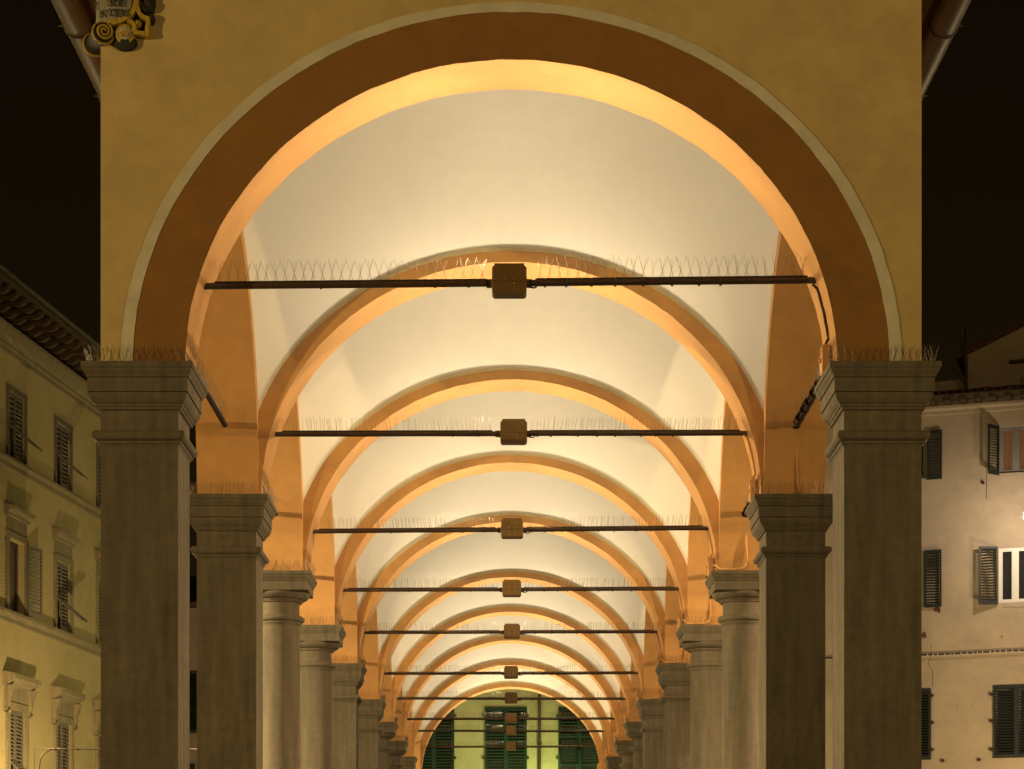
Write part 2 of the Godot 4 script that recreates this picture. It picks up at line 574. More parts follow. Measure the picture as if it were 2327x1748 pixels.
	square_sweep(pier_cap, prof2, 0.25, Vector3.ZERO)
	var pier_cap_mesh := finish(pier_cap, M.stone)
	var pier_ring := begin()
	square_sweep(pier_ring, [Vector2(-0.01, -0.425)] + torus, 0.25, Vector3.ZERO)
	var pier_ring_mesh := finish(pier_ring, M.stone)
	var shaft := begin()
	square_sweep(shaft, [Vector2(0, -0.54), Vector2(0, -1.4), Vector2(0, -2.6), Vector2(0, -4.6), Vector2(0.03, -4.6), Vector2(0.03, -5.07)], 0.25, Vector3.ZERO)
	var shaft_mesh := finish(shaft, M.stone)
	var col_cap := begin()
	square_sweep(col_cap, prof + [Vector2(0.071, -0.19), Vector2(-0.2, -0.19)], 0.25, Vector3.ZERO)
	var q := 0.208
	var ech := [Vector2(0.315, -0.188), Vector2(0.318, -0.205), Vector2(0.310, -0.225), Vector2(0.293, -0.245), Vector2(0.268, -0.260), Vector2(0.246, -0.266)]
	col_cap.set_smooth_group(2)
	lathe(col_cap, ech, 40)
	col_cap.set_smooth_group(-1)
	lathe(col_cap, [Vector2(0.246, -0.266), Vector2(0.246, -0.277), Vector2(0.232, -0.279), Vector2(0.232, -0.291), Vector2(q + 0.004, -0.294)], 40)
	col_cap.set_smooth_group(3)
	lathe(col_cap, [Vector2(q + 0.004, -0.294), Vector2(q, -0.31), Vector2(q, -0.425)], 40)
	var col_cap_mesh := finish(col_cap, M.stone)
	var col_ring := begin(true)
	var tc := []
	for v in torus: tc.append(Vector2(v.x * 1.05 + q, v.y))
	lathe(col_ring, [Vector2(q - 0.01, -0.425)] + tc, 40)
	var col_ring_mesh := finish(col_ring, M.stone)
	var col := begin(true)
	lathe(col, [Vector2(q, -0.545), Vector2(q + 0.005, -1.2), Vector2(q + 0.014, -2.2), Vector2(q + 0.024, -3.2), Vector2(q + 0.03, -4.5), Vector2(q + 0.03, -5.05)], 48)
	var col_mesh := finish(col, M.stone)
	for i in 10:
		for sgn in [-1, 1]:
			var rd: bool = i in ROUND
			var p := node("column" if rd else "pier", L, Transform3D(Basis.IDENTITY, Vector3(PIER_X * sgn, SPRING, -ROWS[i])))
			put("capital", col_cap_mesh if rd else pier_cap_mesh, p)
			put("astragal", col_ring_mesh if rd else pier_ring_mesh, p)
			put("shaft", col_mesh if rd else shaft_mesh, p)
	# iron ties across, with the lamp cable strapped along the right half
	for i in 10:
		var z: float = -ROWS[i]
		var y: float = ROD_Y[i]
		var hx := AX * sqrt(1.0 - pow((y - SPRING) / BY, 2)) + 0.02
		var tilt: float = [0.020, 0.004, 0.018, 0.008, 0.006, 0.004, -0.004, 0.004, -0.004, 0.006][i]
		st = begin(true)
		var pts := []
		for k in 13:
			var x := lerpf(-hx, hx, k / 12.0)
			pts.append(Vector3(x, y + tilt * x / hx + 0.004 * wob.get_noise_2d(x * 0.6, i * 3.0), z))
		tube(st, pts, 0.0215, 10)
		var rod := make("tie_rod", st, M.iron, L)
		st = begin(true)
		var cp := []
		for k in 41:
			var x := lerpf(0.13, hx - 0.05, k / 40.0)
			cp.append(Vector3(x, y + tilt * x / hx - 0.006 + 0.003 * sin(k * 1.3), z + 0.024 + 0.003 * sin(k * 0.9)))
		tube(st, cp, 0.0085, 6)
		make("cable", st, M.cable, rod)
		for k in 11:
			var x := lerpf(0.20, hx - 0.10, (k + rng.randf_range(-0.25, 0.25)) / 10.0)
			if k > 7 and i < 9: continue
			st = begin(true)
			tube(st, [Vector3(x - 0.007, y + tilt * x / hx, z), Vector3(x + 0.007, y + tilt * x / hx, z)], 0.030, 10)
			make("clip", st, M.cable, rod)
		for x in [-1.25, -0.5, -0.28, -0.13]:
			st = begin(true)
			tube(st, [Vector3(x - 0.007, y + tilt * x / hx, z), Vector3(x + 0.007, y + tilt * x / hx, z)], 0.027, 10)
			make("clip", st, M.iron, rod)
	# iron ties along the sides
	for i in 9:
		for sgn in [-1, 1]:
			var d := bay(i)
			var hz: float = d.sp / 2 - 0.29
			var y := 5.79
			st = begin(true)
			tube(st, [Vector3(PIER_X * sgn, y, -(d.zc - hz)), Vector3(PIER_X * sgn, y - 0.006, -d.zc), Vector3(PIER_X * sgn, y, -(d.zc + hz))], 0.024, 10)
			var rod := make("side_tie_rod", st, M.iron, L)
			if sgn > 0:
				st = begin(true)
				var cp := []
				for k in 30:
					var f := k / 29.0
					cp.append(Vector3(PIER_X - 0.035 - 0.008 * sin(k * 1.7), y + 0.018 + 0.006 * sin(k * 2.3), -lerpf(d.zc - hz, d.zc + hz, f)))
				tube(st, cp, 0.0095, 6)
				make("cable", st, M.cable, rod)
				for k in 14:
					var zz := -lerpf(d.zc - hz + 0.1, d.zc + hz - 0.06, k / 13.0)
					st = begin(true)
					tube(st, [Vector3(PIER_X - 0.012, y + 0.004, zz - 0.008), Vector3(PIER_X - 0.012, y + 0.004, zz + 0.008)], 0.041, 9)
					make("clip", st, M.cable, rod)
	# junction boxes and conduits on the right-hand row
	for i in 10:
		var z: float = -ROWS[i]
		var hx := AX * sqrt(1.0 - pow((ROD_Y[i] - SPRING) / BY, 2))
		st = begin()
		cham(st, Vector3(2.035, SPRING + 0.002, z - 0.06), Vector3(2.085, SPRING + 0.19, z + 0.06), 0.008)
		var jb := make("junction_box", st, M.conduit, L)
		st = begin(true)
		tube(st, [Vector3(2.020, SPRING + 0.09, z + 0.02), Vector3(2.038, SPRING + 0.09, z + 0.02)], 0.018, 10)
		make("knob", st, M.conduit, jb)
		st = begin(true)
		var pts := [Vector3(hx - 0.03, ROD_Y[i] - 0.01, z + 0.02)]
		for k in 9:
			var yy := lerpf(ROD_Y[i] - 0.04, SPRING + 0.27, k / 8.0)
			pts.append(Vector3(AX * sqrt(1.0 - pow((yy - SPRING) / BY, 2)) - 0.012, yy, z + 0.012 + 0.006 * sin(k * 1.9)))
		pts.append(Vector3(2.085, SPRING + 0.24, z + 0.0))
		pts.append(Vector3(2.062, SPRING + 0.19, z + 0.02))
		tube(st, pts, 0.0095, 7)
		make("conduit", st, M.iron if i == 0 else M.conduit, L)
		if i == 0: continue
		# conduit down the face of the springer, from the side tie to the capital
		st = begin(true)
		var zf: float = -(ROWS[i] - 0.29) + 0.014
		var c := [Vector3(PIER_X - 0.01, 5.76, zf + 0.01), Vector3(PIER_X - 0.004, 5.72, zf)]
		for k in 8:
			c.append(Vector3(PIER_X + 0.004 + 0.005 * sin(k * 1.1 + i), lerpf(5.66, 5.30, k / 7.0), zf))
		if i == 1:
			c.append(Vector3(PIER_X + 0.018, SPRING + 0.05, zf)); c.append(Vector3(PIER_X + 0.002, SPRING + 0.015, zf + 0.01))
		else:
			c.append(Vector3(PIER_X - 0.005, SPRING + 0.06, zf)); c.append(Vector3(PIER_X - 0.05, SPRING + 0.028, zf + 0.01)); c.append(Vector3(PIER_X - 0.16, SPRING + 0.016, zf + 0.01)); c.append(Vector3(2.12, SPRING + 0.02, zf + 0.02)); c.append(Vector3(2.07, SPRING + 0.05, zf + 0.06))
		tube(st, c, 0.012, 7)
		make("conduit", st, M.conduit, L)
	# roof: tiled slopes on rafters, gutters along both eaves
	st = begin()
	for sgn in [-1, 1]:
		var a := Vector3(3.12 * sgn, 8.30, -13.75)
		var b := Vector3(0, 9.75, -13.75)
		var k := Vector3(0, 0, -38.2)
		var h := Vector3(0, 0.12, 0)
		quad(st, a, b, b + k, a + k); quad(st, a + h, b + h, b + h + k, a + h + k)
		quad(st, a, b, b + h, a + h); quad(st, a, a + h, a + h + k, a + k)
	make("roof", st, M.tile, L)
	st = begin()
	for z in [-14.06, -51.65]:
		for v in [Vector3(-2.65, TOP, z), Vector3(0, 9.74, z), Vector3(2.65, TOP, z)]: st.add_vertex(v)
	make("gable", st, M.ochre, L)
	for sgn in [-1, 1]:
		st = begin()
		box(st, Vector3(minf(2.648 * sgn, 3.02 * sgn), 8.21, -51.8), Vector3(maxf(2.648 * sgn, 3.02 * sgn), 8.25, -13.9))
		make("eaves_board", st, M.wood, L)
		st = begin(true)
		var c := Vector2(3.17 * sgn, 8.20)
		for k in 12:
			var a0 := PI + PI * k / 12
			var a1 := PI + PI * (k + 1) / 12
			for rr in [0.105, 0.098]:
				quad(st, Vector3(c.x + cos(a0) * rr, c.y + sin(a0) * rr, -13.7), Vector3(c.x + cos(a0) * rr, c.y + sin(a0) * rr, -51.9), Vector3(c.x + cos(a1) * rr, c.y + sin(a1) * rr, -51.9), Vector3(c.x + cos(a1) * rr, c.y + sin(a1) * rr, -13.7))
		var gt := make("gutter", st, M.gutter, L)
		for zz in [15.0, 15.95, 17.3, 19.3]:
			st = begin(true)
			var bp := []
			for k in 13:
				var an := PI * 0.98 + PI * 1.04 * k / 12
				bp.append(Vector3(c.x + cos(an) * 0.109, c.y + sin(an) * 0.109, -zz))
			if sgn < 0: bp.append(Vector3(c.x + 0.02, 8.33, -zz))
			else: bp.insert(0, Vector3(c.x - 0.02, 8.33, -zz))
			tube(st, bp, 0.007, 6)
			make("gutter_bracket", st, M.gutter, gt)
			st = begin(true)
			tube(st, [Vector3(c.x + 0.112 * sgn, 8.185, -zz), Vector3(c.x + 0.15 * sgn, 8.185, -zz)], 0.008, 6)
			make("bolt", st, M.gutter, gt)

# ------------------------------------------------------------------ windows and shutters of the houses
func slat_mesh(w: float, m: Material) -> Mesh:
	var key := "slat%.3f%d" % [w, m.get_instance_id()]
	if not cache.has(key):
		var st := begin()
		cham(st, Vector3(-w / 2, -0.007, -0.026), Vector3(w / 2, 0.007, 0.026), 0.003)
		cache[key] = finish(st, m)
	return cache[key]

# one shutter leaf: x from 0 to w, y from 0 to h, on a hinge at xf
func leaf(parent: Node3D, xf: Transform3D, w: float, h: float, m: Material, called := "shutter", pitch := 0.075, open_below := 0.0) -> Node3D:
	var s := node(called, parent, xf)
	var st := begin()
	var e := 0.055
	box(st, Vector3(0.004, 0, -0.02), Vector3(e, h, 0.02)); box(st, Vector3(w - e, 0, -0.02), Vector3(w - 0.004, h, 0.02))
	box(st, Vector3(e, h - 0.07, -0.018), Vector3(w - e, h - 0.001, 0.018))
	box(st, Vector3(e, open_below + 0.001, -0.018), Vector3(w - e, open_below + (0.10 if open_below == 0.0 else 0.06), 0.018))
	make("shutter_frame", st, m, s)
	var y0 := open_below + (0.10 if open_below == 0.0 else 0.06) + 0.035
	var y1 := h - 0.07 - 0.02
	var n := int((y1 - y0) / pitch)
	var sm := slat_mesh(w - 2 * e, m)
	for k in n + 1:
		put("slat", sm, s, Transform3D(Basis(Vector3.RIGHT, -0.62 + rng.randf_range(-0.06, 0.06)), Vector3(w / 2, lerpf(y0, y1, float(k) / maxi(n, 1)), 0)))
	return s

# frame, panes and the dark room behind a window opening; x0..x1, y0..y1 in the house's frame, set back by d
func window(parent: Node3D, x0: float, y0: float, x1: float, y1: float, d: float, m: Material, curtain := false) -> Node3D:
	var w := node("window", parent)
	var st := begin()
	var e := 0.06
	var mx := (x0 + x1) / 2
	for r in [[x0, y0, x0 + e, y1], [x1 - e, y0, x1, y1], [x0 + e, y1 - e, x1 - e, y1], [x0 + e, y0, x1 - e, y0 + e]]:
		box(st, Vector3(r[0], r[1], -d - 0.03), Vector3(r[2], r[3], -d + 0.03))
	box(st, Vector3(mx - 0.055, y0 + e, -d - 0.02), Vector3(mx + 0.055, y1 - e, -d + 0.038))
	make("window_frame", st, m, w)
	for r in [[x0 + e, mx - 0.055], [mx + 0.055, x1 - e]]:
		st = begin()
		box(st, Vector3(r[0], y0 + e, -d - 0.004), Vector3(r[1], y1 - e, -d + 0.004))
		make("pane", st, M.glass, w)
		st = begin()
		for b in [[r[0], r[0] + 0.04], [r[1] - 0.04, r[1]]]:
			box(st, Vector3(b[0], y0 + e, -d + 0.006), Vector3(b[1], y1 - e, -d + 0.026))
		for b in [y0 + e, y1 - e - 0.04]:
			box(st, Vector3(r[0] + 0.04, b, -d + 0.006), Vector3(r[1] - 0.04, b + 0.04, -d + 0.024))
		make("sash", st, m, w)
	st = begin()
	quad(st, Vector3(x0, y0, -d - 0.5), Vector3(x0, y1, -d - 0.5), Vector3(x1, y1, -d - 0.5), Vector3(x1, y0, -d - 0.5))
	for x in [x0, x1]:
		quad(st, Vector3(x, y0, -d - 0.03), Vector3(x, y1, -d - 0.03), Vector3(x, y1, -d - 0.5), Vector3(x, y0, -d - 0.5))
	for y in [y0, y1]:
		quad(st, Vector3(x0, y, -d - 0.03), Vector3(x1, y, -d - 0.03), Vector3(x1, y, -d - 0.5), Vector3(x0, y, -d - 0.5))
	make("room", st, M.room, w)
	if curtain:
		st = begin(true)
		var n := 40
		for k in n:
			var a := lerpf(x0 + 0.02, x1 - 0.02, float(k) / n)
			var b := lerpf(x0 + 0.02, x1 - 0.02, float(k + 1) / n)
			var za := -d - 0.12 + 0.025 * sin(k * 1.25)
			var zb := -d - 0.12 + 0.025 * sin((k + 1) * 1.25)
			quad(st, Vector3(a, y0, za), Vector3(a, y1, za), Vector3(b, y1, zb), Vector3(b, y0, zb))
		make("curtain", st, M.curtain, w)
	return w

func profile_bar(st: SurfaceTool, x0: float, x1: float, prof: Array):
	# horizontal moulding: profile of (z, y) from bottom to top, returned at both ends
	for i in prof.size() - 1:
		var p: Vector2 = prof[i]
		var q: Vector2 = prof[i + 1]
		quad(st, Vector3(x0, p.y, p.x), Vector3(x0, q.y, q.x), Vector3(x1, q.y, q.x), Vector3(x1, p.y, p.x))
	for x in [x0, x1]:
		for i in prof.size() - 1:
			var p: Vector2 = prof[i]
			var q: Vector2 = prof[i + 1]
			quad(st, Vector3(x, p.y, 0), Vector3(x, q.y, 0), Vector3(x, q.y, q.x), Vector3(x, p.y, p.x))

func surround(parent: Node3D, x0: float, y0: float, x1: float, y1: float, w: float, d: float, m: Material):
	var st := begin()
	box(st, Vector3(x0 - w, y0, 0.001), Vector3(x0, y1, d)); box(st, Vector3(x1, y0, 0.001), Vector3(x1 + w, y1, d))
	box(st, Vector3(x0 - w, y1, 0.001), Vector3(x1 + w, y1 + w, d + 0.004))
	make("window_surround", st, m, parent)

func build_left_house():
	var dx := Vector3(0.1381, 0, -0.9904)
	var xf := Transform3D(Basis(dx, Vector3.UP, dx.cross(Vector3.UP)), Vector3(-18.7, 0, 0))
	var H := thing("yellow_house", "tall yellow plastered house with grey shutters on the left of the square", "house", xf)
	var holes := []
	var us := [50.95, 54.13, 57.31]
	for u in us:
		holes.append([u, 12.47, u + 1.05, 14.02])
		holes.append([u, 8.90, u + 1.05, 10.60])
		holes.append([u, 4.55, u + 1.05, 6.62])
	var st := begin()
	wall_holes(st, 36.0, 60.6, 0.0, 15.6, holes, 0.22)
	quad(st, Vector3(60.6, 0, 0), Vector3(60.6, 15.6, 0), Vector3(60.6, 15.6, -9), Vector3(60.6, 0, -9))
	quad(st, Vector3(36, 0, 0), Vector3(36, 15.6, 0), Vector3(36, 15.6, -9), Vector3(36, 0, -9))
	make("wall", st, M.yellow, H)
	# string courses and the moulding under the eaves
	st = begin()
	profile_bar(st, 36.0, 60.62, [Vector2(0.0, 12.18), Vector2(0.05, 12.2), Vector2(0.05, 12.3), Vector2(0.09, 12.33), Vector2(0.13, 12.36), Vector2(0.13, 12.42), Vector2(0.0, 12.44)])
	make("string_course", st, M.trim, H)
	st = begin()
	profile_bar(st, 36.0, 60.62, [Vector2(0.0, 8.6), Vector2(0.06, 8.62), Vector2(0.06, 8.7), Vector2(0.11, 8.74), Vector2(0.16, 8.79), Vector2(0.16, 8.86), Vector2(0.0, 8.88)])
	make("string_course", st, M.trim, H)
	st = begin()
	profile_bar(st, 36.0, 60.62, [Vector2(0.0, 14.82), Vector2(0.04, 14.84), Vector2(0.04, 14.92), Vector2(0.10, 14.96), Vector2(0.10, 15.02), Vector2(0.2, 15.12), Vector2(0.27, 15.28), Vector2(0.27, 15.36), Vector2(0.0, 15.4)])
	make("cornice", st, M.trim, H)
	# carved rafter tails under the eaves
	var tail := begin()
	var o := PackedVector2Array()
	for k in 15:
		var f := k / 14.0
		o.append(Vector2(lerpf(0.05, 0.92, f), lerpf(15.40, 15.60, f) + 0.035 * sin(f * 13.0)))
	o.append(Vector2(0.92, 15.72)); o.append(Vector2(0.05, 15.62))
	prism(tail, o, -0.07, 0.07, 0.0, Transform3D(Basis(Vector3(0, 0, 1), Vector3.UP, Vector3(-1, 0, 0)), Vector3.ZERO))
	var tail_mesh := finish(tail, M.wood)
	for k in 25:
		put("rafter", tail_mesh, H, Transform3D(Basis.IDENTITY, Vector3(47.6 + k * 0.52, 0, 0)))
	st = begin()
	box(st, Vector3(36, 15.62, -9), Vector3(60.9, 15.64, 0.0))
	quad(st, Vector3(36, 15.64, 0.0), Vector3(36, 15.76, 1.0), Vector3(60.9, 15.76, 1.0), Vector3(60.9, 15.64, 0.0))
	quad(st, Vector3(36, 15.90, 1.02), Vector3(36, 17.3, -4.5), Vector3(60.9, 17.3, -4.5), Vector3(60.9, 15.90, 1.02))
	quad(st, Vector3(36, 15.76, 1.0), Vector3(36, 15.90, 1.02), Vector3(60.9, 15.90, 1.02), Vector3(60.9, 15.76, 1.0))
	make("roof", st, M.wood, H)
	st = begin(true)
	tube(st, [Vector3(36, 15.84, 1.08), Vector3(60.9, 15.84, 1.08)], 0.075, 10)
	make("gutter", st, M.gutter, H)
	# windows
	for n in 3:
		var u: float = us[n]
		# top floor: closed shutters, lower flap of the near leaf pushed out
		surround(H, u, 12.45, u + 1.05, 14.02, 0.10, 0.05, M.shutter_grey)
		window(H, u, 12.47, u + 1.05, 14.02, 0.18, M.frame_grey)
		leaf(H, Transform3D(Basis.IDENTITY, Vector3(u, 12.47, -0.05)), 0.525, 1.55, M.shutter_grey, "shutter", 0.095, 0.0 if n == 2 else 0.80)
		leaf(H, Transform3D(Basis.IDENTITY, Vector3(u + 0.525, 12.47, -0.05)), 0.525, 1.55, M.shutter_grey, "shutter", 0.095)
		if n < 2:
			leaf(H, Transform3D(Basis(Vector3.RIGHT, -0.86), Vector3(u + 0.03, 13.25, -0.03)) * Transform3D(Basis.IDENTITY, Vector3(0, -0.92, 0)), 0.47, 0.92, M.shutter_grey, "shutter_flap", 0.095)
		# middle floor: frieze and hood over each window
		surround(H, u, 8.90, u + 1.05, 10.60, 0.13, 0.06, M.trim)
		st = begin()
		box(st, Vector3(u - 0.10, 10.73, 0.001), Vector3(u + 1.15, 11.08, 0.035))
		profile_bar(st, u - 0.2, u + 1.25, [Vector2(0.035, 11.08), Vector2(0.08, 11.10), Vector2(0.08, 11.15), Vector2(0.13, 11.19), Vector2(0.2, 11.22), Vector2(0.22, 11.30), Vector2(0.0, 11.34)])
		make("window_hood", st, M.trim, H)
		window(H, u, 8.90, u + 1.05, 10.60, 0.18, M.wood)
		if n == 0:
			leaf(H, Transform3D(Basis(Vector3.UP, PI - 0.35), Vector3(u - 0.01, 8.90, 0.05)), 0.525, 1.66, M.shutter_grey, "shutter", 0.085)
			leaf(H, Transform3D(Basis(Vector3.UP, -PI + 2.75), Vector3(u + 1.06, 8.90, 0.09)), 0.525, 1.66, M.shutter_grey, "shutter", 0.085).rotation.y = -0.32
		else:
			leaf(H, Transform3D(Basis.IDENTITY, Vector3(u, 8.92, -0.05)), 0.525, 1.66, M.shutter_grey, "shutter", 0.085, 0.80 if n == 1 else 0.0)
			leaf(H, Transform3D(Basis.IDENTITY, Vector3(u + 0.525, 8.92, -0.05)), 0.525, 1.66, M.shutter_grey, "shutter", 0.085)
			if n == 1:
				leaf(H, Transform3D(Basis(Vector3.RIGHT, -0.86), Vector3(u + 0.03, 9.70, -0.03)) * Transform3D(Basis.IDENTITY, Vector3(0, -0.92, 0)), 0.47, 0.92, M.shutter_grey, "shutter_flap", 0.085)
		# lower floor: hood on scrolled consoles
		surround(H, u, 4.55, u + 1.05, 6.62, 0.15, 0.07, M.trim)
		st = begin()
		box(st, Vector3(u - 0.13, 6.77, 0.001), Vector3(u + 1.18, 7.16, 0.04))
		profile_bar(st, u - 0.34, u + 1.39, [Vector2(0.04, 7.14), Vector2(0.14, 7.17), Vector2(0.18, 7.22), Vector2(0.28, 7.26), Vector2(0.30, 7.29), Vector2(0.30, 7.40), Vector2(0.0, 7.46)])
		make("window_hood", st, M.trim, H)
		for cx in [u - 0.2, u + 1.25]:
			st = begin()
			var co := PackedVector2Array()
			for k in 17:
				var f := k / 16.0
				co.append(Vector2(0.05 + 0.19 * pow(f, 1.5) + 0.05 * absf(sin(f * 5.0)) * (1.0 - f) , lerpf(6.52, 7.14, f)))
			co.append(Vector2(0.0, 7.14)); co.append(Vector2(0.0, 6.52))
			prism(st, co, -0.075, 0.075, 0.0, Transform3D(Basis(Vector3(0, 0, 1), Vector3.UP, Vector3(-1, 0, 0)), Vector3(cx, 0, 0.001)))
			var cs := make("console", st, M.trim, H)
			st = begin(true)
			tube(st, [Vector3(cx - 0.09, 6.56, 0.075), Vector3(cx + 0.09, 6.56, 0.075)], 0.06, 14)
			make("scroll", st, M.trim, cs)
		window(H, u, 4.55, u + 1.05, 6.62, 0.18, M.frame_grey)
		leaf(H, Transform3D(Basis.IDENTITY, Vector3(u, 4.55, -0.03)), 0.525, 2.07, M.shutter_grey, "shutter", 0.085, 0.9 if n == 0 else 0.0)
		leaf(H, Transform3D(Basis.IDENTITY, Vector3(u + 0.525, 4.55, -0.03)), 0.525, 2.07, M.shutter_grey, "shutter", 0.085)
		if n == 0:
			leaf(H, Transform3D(Basis(Vector3.RIGHT, -0.8), Vector3(u + 0.03, 5.44, -0.01)) * Transform3D(Basis.IDENTITY, Vector3(0, -0.85, 0)), 0.47, 0.85, M.shutter_grey, "shutter_flap", 0.085)

func build_right_house():
	var dx := Vector3(0.9504, 0, 0.311)
	var xf := Transform3D(Basis(dx, Vector3.UP, dx.cross(Vector3.UP)), Vector3(12.6, 0, -60))
	var H := thing("beige_house", "beige plastered house with dark green shutters on the right of the square", "house", xf)
	var holes := [[-1.96, 13.98, -1.16, 15.25], [0.84, 13.98, 1.70, 15.25], [-2.10, 10.42, -1.24, 11.93], [0.82, 10.42, 1.70, 11.93], [-2.25, 6.2, -1.02, 8.12], [0.68, 6.2, 1.93, 8.12]]
	var st := begin()
	wall_holes(st, -6.6, 9.0, 0.0, 16.2, holes, 0.22)
	quad(st, Vector3(9, 0, 0), Vector3(9, 16.2, 0), Vector3(9, 16.2, -9), Vector3(9, 0, -9))
	var wl := make("wall", st, M.beige, H)
	# patches where the plaster has come off
	for p in [[-0.86, 10.33, 0.10], [-0.79, 10.28, 0.05], [-1.22, 9.62, 0.10], [0.9, 9.5, 0.03], [-0.3, 7.6, 0.02], [0.1, 7.62, 0.018]]:
		st = begin()
		var o := PackedVector2Array()
		for k in 11:
			var an := TAU * k / 11
			o.append(Vector2(p[0], p[1]) + Vector2(cos(an), sin(an)) * p[2] * rng.randf_range(0.55, 1.15))
		prism(st, o, 0.0, 0.005)
		make("plaster_patch", st, M.tile, wl)
	# cracks
	for c in [[[-1.02, 9.35], [-1.0, 9.1], [-1.06, 8.95], [-1.08, 8.8], [-0.99, 8.66], [-0.97, 8.45], [-0.98, 8.2]], [[0.95, 10.30], [1.15, 10.31], [1.3, 10.27], [1.45, 10.28], [1.52, 10.33]]]:
		st = begin()
		var pts := []
		for k in c.size(): pts.append(Vector3(c[k][0], c[k][1], 0.002))
		tube(st, pts, 0.008, 5)
		make("crack", st, M.trim, wl)
	window(H, -1.96, 13.98, -1.16, 15.25, 0.15, M.frame_grey)
	window(H, 0.84, 13.98, 1.70, 15.25, 0.10, M.frame_grey, true)
	window(H, -2.10, 10.42, -1.24, 11.93, 0.06, M.white)
	window(H, 0.82, 10.42, 1.70, 11.93, 0.06, M.white)
	window(H, -2.25, 6.2, -1.02, 8.12, 0.18, M.frame_grey)
	window(H, 0.68, 6.2, 1.93, 8.12, 0.18, M.frame_grey)
	leaf(H, Transform3D(Basis(Vector3.UP, -0.06), Vector3(-1.13, 13.92, 0.05)), 0.42, 1.36, M.shutter_dark)
	leaf(H, Transform3D(Basis(Vector3.UP, PI + 0.95), Vector3(0.83, 13.92, 0.04)), 0.44, 1.36, M.shutter_dark)
	leaf(H, Transform3D(Basis(Vector3.UP, -0.05), Vector3(-1.20, 10.38, 0.06)), 0.48, 1.59, M.shutter_dark)
	leaf(H, Transform3D(Basis(Vector3.UP, PI + 0.35), Vector3(0.80, 10.38, 0.05)), 0.53, 1.59, M.shutter_dark)
	for x in [-2.25, -1.635]: leaf(H, Transform3D(Basis.IDENTITY, Vector3(x, 6.17, 0.02)), 0.615, 1.98, M.shutter_dark)
	for x in [0.67, 1.30]: leaf(H, Transform3D(Basis.IDENTITY, Vector3(x, 6.17, 0.02)), 0.63, 2.0, M.shutter_dark)
	# hinges and wall hooks
	for p in [[0.62, 7.93], [0.62, 7.2], [0.62, 6.42], [-0.98, 7.95], [-0.98, 7.2], [-0.98, 6.45], [0.3, 6.14], [-0.69, 6.14], [0.4, 13.75]]:
		st = begin()
		box(st, Vector3(p[0] - 0.05, p[1] - 0.02, 0.0), Vector3(p[0] + 0.04, p[1] + 0.02, 0.05))
		box(st, Vector3(p[0] - 0.015, p[1] - 0.055, 0.03), Vector3(p[0] + 0.015, p[1] + 0.05, 0.07))
		make("hinge_hook", st, M.iron, H)
	# cable run across the wall
	st = begin(true)
	var cab := []
	for k in 60: cab.append(Vector3(-4.0 + k * 0.14, 9.085 + 0.012 * sin(k * 0.21) + 0.004 * sin(k * 2.1), 0.075))
	tube(st, cab, 0.022, 7)
	var rope := make("wall_cable", st, M.cable, H)
	for k in 26:
		st = begin(true)
		var x := -1.9 + k * 0.155 + rng.randf_range(-0.03, 0.03)
		tube(st, [Vector3(x - 0.012, 9.085 + 0.012 * sin((x + 4.0) / 0.14 * 0.21), 0.075), Vector3(x + 0.012, 9.085 + 0.012 * sin((x + 4.0) / 0.14 * 0.21), 0.075)], 0.028, 7)
		make("clip", st, M.white, rope)
	st = begin(true)
	tube(st, [Vector3(0.49, 15.7, 0.012), Vector3(0.495, 15.2, 0.012), Vector3(0.49, 13.3, 0.012)], 0.007, 5)
	make("thin_cable", st, M.beige, H)
	# eaves: plaster band, corbels, boards and the ends of the roof tiles
	st = begin()
	profile_bar(st, -6.6, 9.0, [Vector2(0.0, 15.70), Vector2(0.05, 15.71), Vector2(0.05, 15.80), Vector2(0.10, 15.86), Vector2(0.10, 15.93), Vector2(0.0, 15.94)])
	make("cornice", st, M.beige, H)
	var cb := begin()
	cham(cb, Vector3(-0.07, 15.96, 0.0), Vector3(0.07, 16.08, 0.5), 0.015)
	var cbm := finish(cb, M.wood)
	for k in 16: put("rafter", cbm, H, Transform3D(Basis.IDENTITY, Vector3(-2.99 + k * 0.41, 0, 0)))
	st = begin()
	box(st, Vector3(-6.6, 16.085, -0.4), Vector3(9.0, 16.13, 0.58))
	make("eaves_board", st, M.wood, H)
	st = begin()
	quad(st, Vector3(-6.6, 16.14, 0.56), Vector3(-6.6, 17.4, -4.5), Vector3(9, 17.4, -4.5), Vector3(9, 16.14, 0.56))
	make("roof", st, M.tile, H)
	var rt := begin(true)
	for a in 8:
		var a0 := PI * a / 8
		var a1 := PI * (a + 1) / 8
		quad(rt, Vector3(cos(a0) * 0.095, sin(a0) * 0.075, 0.64), Vector3(cos(a0) * 0.085, sin(a0) * 0.07 + 0.38, -0.9), Vector3(cos(a1) * 0.085, sin(a1) * 0.07 + 0.38, -0.9), Vector3(cos(a1) * 0.095, sin(a1) * 0.075, 0.64))
		quad(rt, Vector3(cos(a0) * 0.075, sin(a0) * 0.055, 0.64), Vector3(cos(a0) * 0.095, sin(a0) * 0.075, 0.64), Vector3(cos(a1) * 0.095, sin(a1) * 0.075, 0.64), Vector3(cos(a1) * 0.075, sin(a1) * 0.055, 0.64))
	var rtm := finish(rt, M.tile)
	for k in 30: put("roof_tile", rtm, H, Transform3D(Basis.IDENTITY, Vector3(-2.95 + k * 0.213, 16.15 + rng.randf_range(-0.008, 0.008), rng.randf_range(-0.02, 0.02))))
	# roof-top storey behind, with its flue
	var P := thing("rooftop_storey", "small dim plastered storey with a flue above the right house's roof", "house", xf * Transform3D(Basis.IDENTITY, Vector3(0, 0, -1.8)))
	st = begin()
